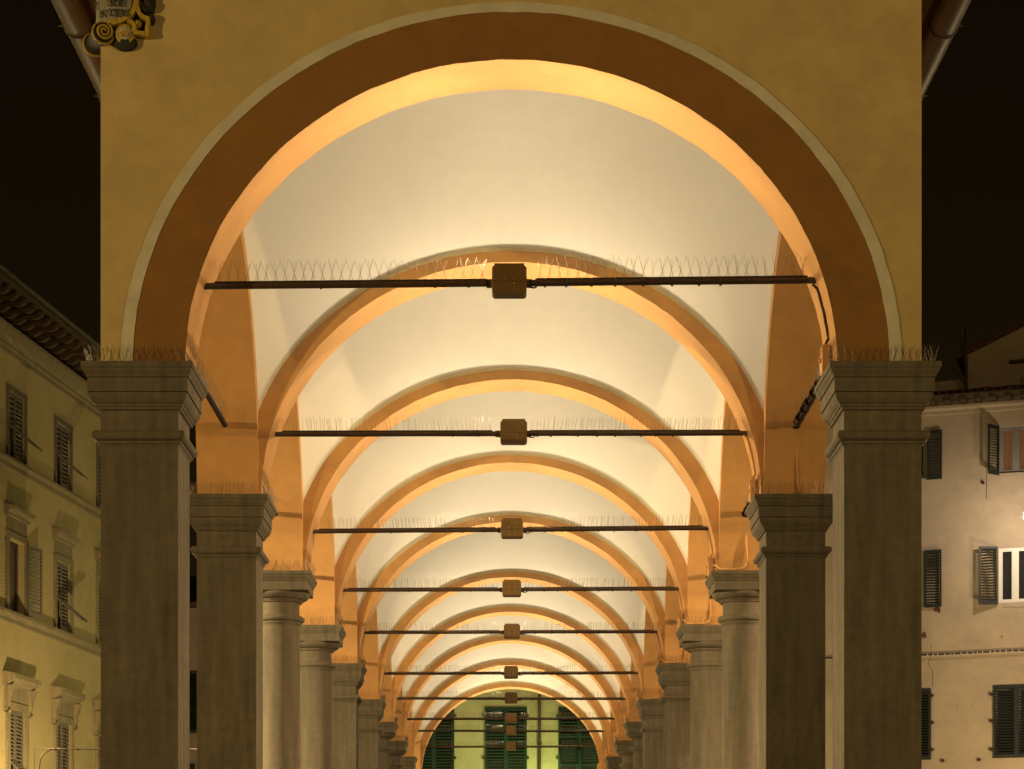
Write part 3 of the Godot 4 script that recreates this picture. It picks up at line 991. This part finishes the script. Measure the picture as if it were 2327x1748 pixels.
	wall_holes(st, -0.26, 5.0, 16.2, 17.75, [[1.25, 16.62, 2.0, 17.02]], 0.15)
	for z in [0.0]:
		for v in [Vector3(-0.26, 17.75, z), Vector3(5.0, 20.0, z), Vector3(5.0, 17.75, z)]: st.add_vertex(v)
	quad(st, Vector3(-0.26, 16.2, 0), Vector3(-0.26, 17.75, 0), Vector3(-0.26, 17.75, -3), Vector3(-0.26, 16.2, -3))
	make("wall", st, M.beige, P)
	window(P, 1.25, 16.62, 2.0, 17.02, 0.08, M.frame_grey)
	st = begin()
	for k in 22:
		var a := Vector3(-0.55 + k * 0.25, 17.66 + k * 0.107, 0.12 + rng.randf_range(-0.02, 0.03))
		box(st, Vector3(0, -0.03, -3.0), Vector3(0.27, 0.035 + rng.randf_range(0, 0.02), 0), Transform3D(Basis(Vector3(0, 0, 1), 0.404), a))
	make("roof", st, M.tile, P)
	st = begin(true)
	lathe(st, [Vector2(0.05, 17.7), Vector2(0.055, 18.15), Vector2(0.075, 18.35), Vector2(0.085, 18.42), Vector2(0.085, 18.52), Vector2(0.10, 18.53), Vector2(0.10, 18.56), Vector2(0.0, 18.57)], 14, Vector3(-0.38, 0, -0.2))
	make("flue", st, M.gutter, P)
	st = begin()
	box(st, Vector3(-0.30, 16.2, 0.0), Vector3(-0.22, 17.72, 0.06))
	box(st, Vector3(-0.05, -0.03, 0.0), Vector3(0.66, 0.05, 0.05), Transform3D(Basis(Vector3(0, 0, 1), 2.2), Vector3(-0.28, 16.95, 0.0)))
	make("strut", st, M.wood, P)
	st = begin()
	quad(st, Vector3(-4.0, 16.0, -0.6), Vector3(-4.0, 17.1, -0.6), Vector3(-0.26, 17.25, -0.6), Vector3(-0.26, 16.0, -0.6))
	box(st, Vector3(-1.2, 16.55, -0.6), Vector3(-0.72, 16.6, -0.4))
	make("side_wall", st, M.beige, P)
	st = begin()
	box(st, Vector3(0.95, 17.40, 0.0), Vector3(2.6, 17.46, 0.25))
	make("canopy", st, M.wood, P)

func build_far_houses():
	# house closing the view through the last arch
	var H := thing("pale_green_house", "pale yellow-green house with green louvred shutters seen through the last arch", "house", Transform3D(Basis.IDENTITY, Vector3(0, 0, -62)))
	var holes := [[-2.78, 5.2, -1.62, 7.78], [-0.75, 5.2, 0.45, 7.78], [1.34, 5.2, 2.54, 7.78]]
	var st := begin()
	wall_holes(st, -4.9, 6.6, 0.0, 11.2, holes, 0.2)
	make("wall", st, M.pale, H)
	for h in holes: window(H, h[0], h[1], h[2], h[3], 0.17, M.shutter_green)
	for x in [-2.78, -2.20, -0.75, -0.15]: leaf(H, Transform3D(Basis.IDENTITY, Vector3(x, 5.2, 0.025)), 0.58 if x < -2.0 else 0.6, 2.6, M.shutter_green, "shutter", 0.085)
	for x in [1.34, 1.94]:
		leaf(H, Transform3D(Basis.IDENTITY, Vector3(x, 5.2, 0.025)), 0.6, 2.6, M.shutter_green, "shutter", 0.085, 1.72)
		leaf(H, Transform3D(Basis(Vector3.RIGHT, -0.62), Vector3(x + 0.045, 6.90, 0.03)) * Transform3D(Basis.IDENTITY, Vector3(0, -0.98, 0)), 0.51, 0.98, M.shutter_green, "shutter_flap", 0.085)
	for h in holes:
		for y in [5.6, 6.35, 7.55]:
			for x in [h[0] - 0.03, h[2] + 0.03]:
				st = begin()
				box(st, Vector3(x - 0.025, y - 0.04, 0.0), Vector3(x + 0.025, y + 0.04, 0.06))
				make("hinge_hook", st, M.iron, H)
	st = begin(true)
	tube(st, [Vector3(0.81, 0.1, 0.1), Vector3(0.81, 9.6, 0.1)], 0.045, 10)
	var dp := make("drainpipe", st, M.iron, H)
	st = begin(true)
	tube(st, [Vector3(0.81, 6.72, 0.1), Vector3(0.81, 6.82, 0.1)], 0.062, 10)
	make("pipe_collar", st, M.iron, dp)
	st = begin()
	quad(st, Vector3(-5.2, 11.2, 0.5), Vector3(-5.2, 12.6, -4), Vector3(6.9, 12.6, -4), Vector3(6.9, 11.2, 0.5))
	make("roof", st, M.tile, H)
	# lower house beside it, glimpsed between the left piers
	var P := thing("pinkish_house", "low pinkish house glimpsed in the gaps between the left piers", "house", Transform3D(Basis.IDENTITY, Vector3(-9, 0, -66)))
	st = begin()
	wall_holes(st, -5.0, 4.4, 0.0, 11.2, [[-1.25, 7.4, -0.45, 9.3], [-1.25, 4.6, -0.5, 6.6]], 0.2)
	make("wall", st, M.pink, P)
	window(P, -1.25, 7.4, -0.45, 9.3, 0.15, M.frame_grey)
	window(P, -1.25, 4.6, -0.5, 6.6, 0.15, M.frame_grey)
	leaf(P, Transform3D(Basis.IDENTITY, Vector3(-1.25, 7.4, 0.02)), 0.4, 1.9, M.shutter_dark)
	leaf(P, Transform3D(Basis.IDENTITY, Vector3(-0.85, 7.4, 0.02)), 0.4, 1.9, M.shutter_dark)
	st = begin()
	box(st, Vector3(-5.2, 11.2, -0.2), Vector3(4.6, 11.3, 0.5))
	quad(st, Vector3(-5.2, 11.31, 0.5), Vector3(-5.2, 12.8, -4), Vector3(4.6, 12.8, -4), Vector3(4.6, 11.31, 0.5))
	make("roof", st, M.tile, P)

# ------------------------------------------------------------------ lamps
func build_lamp_boxes():
	var lens_m := glow(Color(1.0, 0.86, 0.62), 6.0)
	for i in 10:
		var off: float = [-0.012, 0.022, 0.010, 0.008, 0.012, 0.0, 0.0, 0.0, 0.0, 0.0][i]
		var B := thing("lamp_box", "square dark brown uplight box on the %s tie rod" % ORD[i], "lamp", Transform3D(Basis.IDENTITY, Vector3(off, ROD_Y[i] - 0.006, -ROWS[i])), "uplight boxes along the loggia's axis")
		var st := begin()
		var o := PackedVector2Array()
		var w := 0.114
		for c in [[1, 1, 0.0], [-1, 1, PI / 2], [-1, -1, PI], [1, -1, 3 * PI / 2]]:
			for k in 5:
				var an: float = c[2] + PI / 2 * k / 4
				o.append(Vector2(c[0] * (w - 0.022), c[1] * (0.091 - 0.022) + 0.013) + Vector2(cos(an), sin(an)) * 0.022)
		prism(st, o, -0.07, 0.07, 0.006)
		make("housing", st, M.lampbox, B)
		st = begin()
		box(st, Vector3(-0.088, 0.1045, -0.055), Vector3(0.088, 0.1085, 0.055))
		make("lens", st, lens_m, B)
		st = begin()
		for r in [[-0.098, -0.066, 0.098, -0.057], [-0.098, 0.057, 0.098, 0.066], [-0.098, -0.057, -0.089, 0.057], [0.089, -0.057, 0.098, 0.057]]:
			box(st, Vector3(r[0], 0.103, r[1]), Vector3(r[2], 0.118, r[3]))
		make("rim", st, M.lampbox, B)
		st = begin()
		box(st, Vector3(-w + 0.004, -0.0025, 0.0702), Vector3(w - 0.004, 0.0, 0.0715))
		make("seam", st, M.cable, B)
		for x in [-0.03, 0.03]:
			for y in [-0.016, 0.018]:
				st = begin(true)
				tube(st, [Vector3(x, y, 0.070), Vector3(x, y, 0.076)], 0.005, 8)
				make("screw", st, M.steel, B)
		for x in [-1, 1]:
			st = begin(true)
			tube(st, [Vector3(0.112 * x, 0.004, 0), Vector3(0.150 * x, 0.004, 0)], 0.029, 10)
			make("collar", st, M.iron, B)
		st = begin(true)
		tube(st, [Vector3(0.112, -0.02, 0.03), Vector3(0.14, -0.032, 0.04), Vector3(0.165, -0.036, 0.04), Vector3(0.178, -0.028, 0.04), Vector3(0.176, -0.008, 0.035)], 0.006, 6)
		make("cable_loop", st, M.cable, B)
		var vary: float = [1.0, 0.98, 1.05, 0.96, 1.04, 1.0, 1.07, 1.0, 1.05, 1.0][i]
		var al := AreaLight3D.new()
		al.name = "uplight"
		al.area_size = Vector2(0.17, 0.10)
		al.light_color = LAMP_C
		al.light_energy = LAMP_E * vary
		al.area_range = 30.0
		al.shadow_enabled = true
		al.position = Vector3(0, 0.112, 0)
		al.rotation = Vector3(PI / 2, 0, 0)
		B.add_child(al)
		# the reflector throws its main beams fore and aft along the bays
		for az in [0.86, -0.86, PI - 0.86, PI + 0.86]:
			var sl := SpotLight3D.new()
			sl.name = "beam"
			sl.light_color = LAMP_C
			sl.light_energy = BEAM_E * vary
			sl.light_size = 0.07
			sl.spot_angle = 72.0
			sl.spot_angle_attenuation = 1.0
			sl.spot_range = 30.0
			sl.spot_attenuation = 2.0
			sl.shadow_enabled = true
			sl.position = Vector3(0.02 * sin(az), 0.135, 0.02 * cos(az))
			sl.transform.basis = Basis(Vector3.UP, az) * Basis(Vector3.RIGHT, PI / 2 + 1.0)
			B.add_child(sl, true)

func street_lamp(label: String, at: Vector3, arm: Vector3, col: Color, e: float, cutoff := false):
	var S := thing("street_lamp", label, "street lamp", Transform3D(Basis.IDENTITY, at), "street lamps round the square")
	var st := begin(true)
	tube(st, [arm, arm * 0.55 + Vector3(0, 0.30, 0), arm * 0.2 + Vector3(0, 0.36, 0), Vector3(0, 0.30, 0)], 0.018, 8)
	make("bracket", st, M.iron, S)
	st = begin(true)
	lathe(st, [Vector2(0.0, 0.32), Vector2(0.04, 0.30), Vector2(0.09 if cutoff else 0.06, 0.19), Vector2(0.17 if cutoff else 0.10, 0.13 if cutoff else 0.16), Vector2(0.20 if cutoff else 0.10, 0.0 if cutoff else 0.15), Vector2(0.195 if cutoff else 0.05, 0.0 if cutoff else 0.155), Vector2(0.165 if cutoff else 0.05, 0.125 if cutoff else 0.16)], 20)
	make("hood", st, M.iron, S)
	st = begin(true)
	var pr := []
	for k in 11: pr.append(Vector2(0.085 * sin(PI * k / 10), 0.03 + 0.10 * cos(PI * k / 10)))
	lathe(st, pr, 18)
	make("bulb", st, glow(col, 14.0), S)
	var l := OmniLight3D.new()
	l.name = "lamp_light"
	l.light_color = col
	l.light_energy = e
	l.light_size = 0.08
	l.omni_range = 80.0
	l.omni_attenuation = 2.0
	l.shadow_enabled = true
	l.position = Vector3(0, 0.03, 0)
	S.add_child(l)

func build_street_lamps():
	street_lamp("bright white street lamp on a bracket before the beige house, at the right edge", Vector3(13.60, 12.33, -57.45), Vector3(0.7, 0.1, -2.1), Color(1.0, 0.92, 0.82), 1.6)
	street_lamp("yellow street lamp low on the yellow house, below the left edge of view", Vector3(-8.9, 3.3, -46.6), Vector3(-3.0, 0.2, 0.0), Color(1.0, 0.88, 0.62), 18.0)
	street_lamp("yellow street lamp on the left house beside the viewer", Vector3(-15.5, 6.2, -4.0), Vector3(-2.6, 0.2, 0), Color(1.0, 0.85, 0.56), 38.0)
	street_lamp("yellow street lamp across the square, right of the viewer", Vector3(15.0, 6.2, 2.0), Vector3(2.0, 0.2, 0), Color(1.0, 0.85, 0.56), 33.0)
	street_lamp("hooded yellow street lamp in the street left of the loggia's first bays", Vector3(-9.5, 6.45, -20.5), Vector3(-6.0, 0.2, 0), Color(1.0, 0.88, 0.66), 80.0, true)
	street_lamp("hooded warm street lamp in the street right of the loggia's first bays", Vector3(9.8, 6.45, -20.5), Vector3(4.0, 0.2, 0), Color(1.0, 0.85, 0.64), 58.0, true)
	street_lamp("warm street lamp low before the beige house, below the right edge of view", Vector3(17.0, 4.6, -52.5), Vector3(2.0, 0.2, -3.0), Color(1.0, 0.87, 0.67), 18.0)
	street_lamp("greenish street lamp before the pale green house, beyond the last arch", Vector3(1.6, 4.3, -59.4), Vector3(0.4, 0.1, -2.6), Color(0.93, 1.0, 0.62), 4.8)

# ------------------------------------------------------------------ bird spikes
func spike(st: SurfaceTool, a: Vector3, b: Vector3, r: float):
	var t := (b - a).normalized()
	var s := t.cross(Vector3(0.3, 0.1, 0.95)).normalized() * r
	var u := t.cross(s)
	var p := [s, -0.5 * s + 0.866 * u, -0.5 * s - 0.866 * u]
	for k in 3:
		var j := (k + 1) % 3
		quad(st, a + p[k], a + p[j], b + p[j], b + p[k])

func spike_row(st: SurfaceTool, a: Vector3, b: Vector3, across: Vector3, h: float, pitch: float, cross: bool, r: float):
	var along := (b - a).normalized()
	var n := int(a.distance_to(b) / pitch)
	for k in n + 1:
		var p := a.lerp(b, (k + 0.5) / (n + 1))
		if cross:
			for v in [[0.35, 0.25], [-0.33, 0.25], [0.16, -0.3], [-0.16, -0.3]]:
				if rng.randf() < 0.12: continue
				var dir: Vector3 = (Vector3.UP + along * (v[0] + rng.randf_range(-0.08, 0.08)) + across * (v[1] + rng.randf_range(-0.06, 0.06))).normalized()
				spike(st, p - along * v[0] * 0.05, p - along * v[0] * 0.05 + dir * h * rng.randf_range(0.88, 1.06), r)
		else:
			for v in [0.25, -0.25]:
				if rng.randf() < 0.1: continue
				var q := p + along * rng.randf_range(-0.012, 0.012)
				var dir2: Vector3 = (Vector3.UP + along * (0.12 + rng.randf_range(-0.12, 0.12)) + across * v).normalized()
				spike(st, q, q + dir2 * h * rng.randf_range(0.85, 1.05), r)

func build_spikes():
	for i in 10:
		var y: float = ROD_Y[i] + 0.026
		var z: float = -ROWS[i]
		var hx := AX * sqrt(1.0 - pow((ROD_Y[i] - SPRING) / BY, 2)) - 0.06
		var tilt: float = [0.020, 0.004, 0.018, 0.008, 0.006, 0.004, -0.004, 0.004, -0.004, 0.006][i]
		for sgn in [-1, 1]:
			var S := thing("bird_spike_strip", "strip of thin wire bird spikes on the %s half of the %s tie rod" % ["left" if sgn < 0 else "right", ORD[i]], "bird spikes", Transform3D.IDENTITY, "bird spikes on the cross ties")
			var a := Vector3(0.16 * sgn, y + tilt * sgn * 0.08, z)
			var b := Vector3(hx * sgn, y + tilt * sgn, z)
			var st := begin()
			box(st, Vector3(minf(a.x, b.x), -0.003, -0.012), Vector3(maxf(a.x, b.x), 0.003, 0.012), Transform3D(Basis(Vector3(0, 0, 1), atan2(tilt, hx)), Vector3(0, y, z)))
			make("base_strip", st, M.cable, S)
			st = begin()
			spike_row(st, a, b, Vector3(0, 0, 1), 0.145 if i == 0 else 0.12, 0.062 if i == 0 else 0.034, i == 0, 0.0011 + 0.0001 * i)
			make("spikes", st, M.wire, S).set_meta("kind", "stuff")
	for i in 8:
		for sgn in [-1, 1]:
			var S := thing("bird_spike_strip", "wire bird spikes round the top of the %s %s on the %s" % [ORD[i], "capital", "left" if sgn < 0 else "right"], "bird spikes", Transform3D.IDENTITY, "bird spikes on the capitals")
			var c := Vector3(PIER_X * sgn, SPRING + 0.004, -ROWS[i])
			var e := 0.325
			var cross := i == 0
			var st := begin()
			for s in [[Vector3(-e, 0, e), Vector3(e, 0, e)], [Vector3(-e * sgn, 0, e), Vector3(-e * sgn, 0, -e)], [Vector3(e * sgn, 0, e), Vector3(e * sgn, 0, -e)]]:
				var out: Vector3 = ((s[0] + s[1]) / 2).normalized()
				spike_row(st, c + s[0], c + s[1], out, 0.115, 0.05 if cross else 0.036, cross, 0.0011 + 0.0001 * i)
			make("spikes", st, M.wire, S).set_meta("kind", "stuff")
	for i in 2:
		for sgn in [-1, 1]:
			var d := bay(i)
			var S := thing("bird_spike_strip", "wire bird spikes along the %s side tie rod on the %s" % [ORD[i], "left" if sgn < 0 else "right"], "bird spikes", Transform3D.IDENTITY, "bird spikes on the side ties")
			var st := begin()
			spike_row(st, Vector3(PIER_X * sgn, 5.82, -(d.zc - d.sp / 2 + 0.35)), Vector3(PIER_X * sgn, 5.82, -(d.zc + d.sp / 2 - 0.32)), Vector3(1, 0, 0), 0.12, 0.036, false, 0.0011)
			make("spikes", st, M.wire, S).set_meta("kind", "stuff")

# ------------------------------------------------------------------ carved cartouche wrapped round the corner
const CORNER_R := 0.10
func cpt(a: float, y: float, t: float) -> Vector3:
	# a: metres right of the wall's corner, as seen from the front; t: how far it stands out
	var base := Vector3(-2.65, y, -14.06)
	if a >= CORNER_R:
		return base + Vector3(a, 0, t)
	var ph := acos(clampf(1.0 - a / CORNER_R, -1.0, 1.0))
	var c := base + Vector3(CORNER_R, 0, -CORNER_R)
	if a < 0.0:
		return base + Vector3(-t, 0, -CORNER_R + a)
	return c + Vector3(-cos(ph), 0, sin(ph)) * (CORNER_R + t)

func cpoly(st: SurfaceTool, o: PackedVector2Array, t0: float, t1: float, dome := 0.0):
	# outline in (a, y), lofted from the wall out to t1, with an optional swelling towards its middle
	var n := o.size()
	var mid := Vector2.ZERO
	for p in o: mid += p / n
	var rings := [[1.0, t0], [1.0, t1 - 0.008], [0.965, t1]]
	for k in range(1, 6): rings.append([0.965 * (1.0 - k / 5.0), t1 + dome * sin(PI / 2 * k / 5.0)])
	for r in rings.size() - 1:
		for i in n:
			var j := (i + 1) % n
			var f: Array = rings[r]
			var g: Array = rings[r + 1]
			var a := mid.lerp(o[i], f[0]); var b := mid.lerp(o[j], f[0])
			var c := mid.lerp(o[j], g[0]); var d := mid.lerp(o[i], g[0])
			quad(st, cpt(a.x, a.y, f[1]), cpt(b.x, b.y, f[1]), cpt(c.x, c.y, g[1]), cpt(d.x, d.y, g[1]))

func cbar(st: SurfaceTool, pts: Array, w: float, t0: float, t1: float):
	# a raised strap following a line in (a, y)
	var n := pts.size()
	for i in n - 1:
		var p: Vector2 = pts[i]
		var q: Vector2 = pts[i + 1]
		var tp: Vector2 = (pts[mini(i + 1, n - 1)] - pts[maxi(i - 1, 0)]).normalized().orthogonal() * w / 2
		var tq: Vector2 = (pts[mini(i + 2, n - 1)] - pts[i]).normalized().orthogonal() * w / 2
		quad(st, cpt(p.x - tp.x, p.y - tp.y, t1), cpt(q.x - tq.x, q.y - tq.y, t1), cpt(q.x + tq.x, q.y + tq.y, t1), cpt(p.x + tp.x, p.y + tp.y, t1))
		quad(st, cpt(p.x - tp.x, p.y - tp.y, t0), cpt(q.x - tq.x, q.y - tq.y, t0), cpt(q.x - tq.x, q.y - tq.y, t1), cpt(p.x - tp.x, p.y - tp.y, t1))
		quad(st, cpt(p.x + tp.x, p.y + tp.y, t1), cpt(q.x + tq.x, q.y + tq.y, t1), cpt(q.x + tq.x, q.y + tq.y, t0), cpt(p.x + tp.x, p.y + tp.y, t0))

func oval(c: Vector2, rx: float, ry: float, n := 28) -> PackedVector2Array:
	var o := PackedVector2Array()
	for k in n: o.append(c + Vector2(cos(TAU * k / n) * rx, sin(TAU * k / n) * ry))
	return o

func pv(px: float, py: float) -> Vector2:
	# from the drawing of the cartouche (28.4 units to the centimetre ... 352 to the metre) to metres on the wall
	return Vector2((px - 228.0) / 352.0, CAM + (2102.0 - py) / 352.0)

func smooth(pts: Array, n := 8) -> Array:
	var out := []
	for i in pts.size() - 1:
		var a: Vector2 = pts[maxi(i - 1, 0)]
		var d: Vector2 = pts[mini(i + 2, pts.size() - 1)]
		for k in n: out.append((pts[i] as Vector2).cubic_interpolate(pts[i + 1], a, d, float(k) / n))
	out.append(pts[-1])
	return out

func build_cartouche():
	var C := thing("corner_cartouche", "carved grey and gold inscribed cartouche on the upper left corner of the front wall", "cartouche")
	# grey inscribed shield
	var st := begin(true)
	var o := PackedVector2Array()
	for p in smooth([pv(306, -120), pv(306, 5), pv(303, 25), pv(290, 43), pv(268, 54), pv(245, 58), pv(228, 62)]): o.append(p)
	o.append(pv(216, 58)); o.append(pv(206, 20)); o.append(pv(206, -120))
	cpoly(st, o, -0.02, 0.045, 0.02)
	make("shield", st, M.shield, C)
	# lettering
	# each letter group: text, height of its foot, angle round the corner (PI / 2 is square to the front), start when flat
	var lines := [["T", 29.0, 0.62, 0.0], ["SEN", 29.0, PI / 2, 246.0], ["N", 52.0, 0.95, 0.0], ["CEPS", 51.0, PI / 2, 246.0]]
	var font := SystemFont.new()
	font.font_names = PackedStringArray(["Droid Serif"])
	for l in lines:
		var tm := TextMesh.new()
		tm.text = l[0]
		tm.font = font
		tm.font_size = 32
		tm.pixel_size = 0.00185
		tm.depth = 0.008
		tm.horizontal_alignment = HORIZONTAL_ALIGNMENT_LEFT
		tm.vertical_alignment = VERTICAL_ALIGNMENT_BOTTOM
		tm.material = M.carved
		var ph: float = l[2]
		var pos := Vector3(-2.55, pv(0, l[1]).y, -14.16) + Vector3(-cos(ph), 0, sin(ph)) * 0.172
		if l[3] > 0.0: pos = Vector3(-2.65 + pv(l[3], 0).x, pv(0, l[1]).y, -13.989)
		put("lettering", tm, C, Transform3D(Basis(Vector3.UP, ph - PI / 2) * Basis(Vector3(0, 0, 1), -0.05), pos))
	# gold strapwork
	st = begin()
	cbar(st, smooth([pv(312, -120), pv(312, -20), pv(312, 12), pv(306, 32), pv(292, 47), pv(268, 58), pv(246, 62), pv(226, 68)]), 0.030, -0.01, 0.062)
	cbar(st, smooth([pv(313, 20), pv(318, 36), pv(327, 46), pv(341, 51)]), 0.026, -0.01, 0.060)
	cbar(st, [pv(340, 48), pv(338, 66), pv(335, 87)], 0.026, -0.01, 0.058)
	cbar(st, [pv(338, 85), pv(320, 83), pv(303, 80)], 0.026, -0.01, 0.058)
	cbar(st, smooth([pv(292, 55), pv(303, 60), pv(308, 70), pv(305, 80)]), 0.026, -0.01, 0.059)
	cpoly(st, PackedVector2Array([pv(332, 80), pv(343, 80), pv(341, 91), pv(332, 91)]), -0.01, 0.060)
	make("strapwork", st, M.gold, C)
	st = begin()
	cpoly(st, PackedVector2Array([pv(311, 32), pv(336, 56), pv(332, 82), pv(306, 76), pv(290, 56)]), -0.01, 0.022)
	make("strapwork_ground", st, M.bronze, C)
	st = begin(true)
	cpoly(st, oval(pv(314, 59), 0.026, 0.028), 0.0, 0.03, 0.03)
	make("boss", st, M.gold, C)
	st = begin(true)
	cpoly(st, oval(pv(286, 84), 0.062, 0.066), -0.01, 0.050)
	make("medallion_rim", st, M.gold, C)
	st = begin(true)
	cpoly(st, oval(pv(287, 82), 0.045, 0.046), 0.0, 0.056, 0.012)
	var med := make("medallion", st, M.ivory, C)
	for k in 9:
		st = begin(true)
		cpoly(st, oval(pv(278 + k * 2.3, 86 + 4.0 * sin(k * 2.1)), 0.010, 0.009, 10), 0.05, 0.070, 0.006)
		make("medallion_relief", st, M.gold, med)
	st = begin(true)
	cpoly(st, oval(pv(286, 101), 0.075, 0.050), -0.01, 0.030, 0.025)
	make("drop_leaf", st, M.bronze, C)
	# scroll at the corner: a roll with a gold spiral on its end
	st = begin(true)
	tube(st, [Vector3(-2.72, pv(0, 84).y, -14.20), Vector3(-2.615, pv(0, 84).y, -13.985)], 0.062, 24)
	make("scroll_roll", st, M.bronze, C)
	var ax := Vector3(0.105, 0, 0.215).normalized()
	var sx := Vector3(ax.z, 0, -ax.x)
	var e0 := Vector3(-2.613, pv(0, 82).y, -13.98)
	st = begin(true)
	var sp := []
	for k in 60:
		var f := k / 59.0
		var an := f * TAU * 2.2
		var rr := lerpf(0.008, 0.056, f)
		sp.append(e0 + sx * cos(an) * rr + Vector3.UP * sin(an) * rr)
	tube(st, sp, 0.0085, 7)
	make("spiral", st, M.gold, C)
	for e in [[Vector3(-2.625, pv(0, 84).y, -14.005), 0.066], [Vector3(-2.715, pv(0, 84).y, -14.19), 0.070]]:
		st = begin(true)
		var rp := []
		for k in 25:
			var an := TAU * k / 24.0
			rp.append(e[0] + (sx * cos(an) + Vector3.UP * sin(an)) * (e[1] as float))
		tube(st, rp, 0.010, 7)
		make("scroll_rim", st, M.gold, C)
	# leafy side
	for l in [[336, -40, 26, 60, 0.3], [338, -5, 20, 30, 0.0], [343, 18, 13, 20, -0.2], [332, 26, 12, 14, 0.3], [347, 47, 7, 14, 0.1], [349, -20, 12, 26, 0.2]]:
		st = begin(true)
		var oo := PackedVector2Array()
		for k in 26:
			var an := TAU * k / 26
			var wv := 1.0 + 0.10 * sin(an * 5.0 + l[0])
			oo.append(pv(l[0] + (cos(an) * l[2] + sin(an) * l[4] * 8.0) * wv * 0.8, l[1] + sin(an) * l[3] * wv * 0.8))
		cpoly(st, oo, -0.01, 0.022 + 0.004 * (int(l[0]) % 5), 0.03)
		make("carved_leaf", st, M.bronze, C)

func build_small_things():
	# iron bracket standing out from the second left pier
	var B := thing("iron_bracket", "thin iron bracket arm with a bent end beside the left piers", "bracket", Transform3D(Basis.IDENTITY, Vector3(-2.65, 3.10, -18.61)))
	var st := begin(true)
	var pts := [Vector3(0.0, 0, 0), Vector3(-0.6, 0.002, 0), Vector3(-1.25, 0, 0)]
	for k in 7:
		var an := PI / 2 * k / 6
		pts.append(Vector3(-1.25 - 0.13 * sin(an), -0.13 + 0.13 * cos(an), 0))
	pts.append(Vector3(-1.40, -0.35, 0)); pts.append(Vector3(-1.40, -0.6, 0))
	tube(st, pts, 0.0065, 7)
	make("arm", st, M.plastic, B)
	st = begin(true)
	tube(st, [Vector3(-1.2, 0.006, 0), Vector3(-1.42, 0.008, 0), Vector3(-1.425, -0.05, 0), Vector3(-1.425, -0.6, 0)], 0.003, 5)
	make("wire", st, M.plastic, B)
	for x in [-0.25, -0.55, -0.85, -1.05, -1.15, -1.24]:
		st = begin(true)
		tube(st, [Vector3(x - 0.007, 0, 0), Vector3(x + 0.007, 0, 0)], 0.011, 7)
		make("clip", st, M.iron, B)
	st = begin()
	box(st, Vector3(-0.012, -0.06, -0.04), Vector3(0.0, 0.06, 0.04))
	make("mounting_plate", st, M.iron, B)
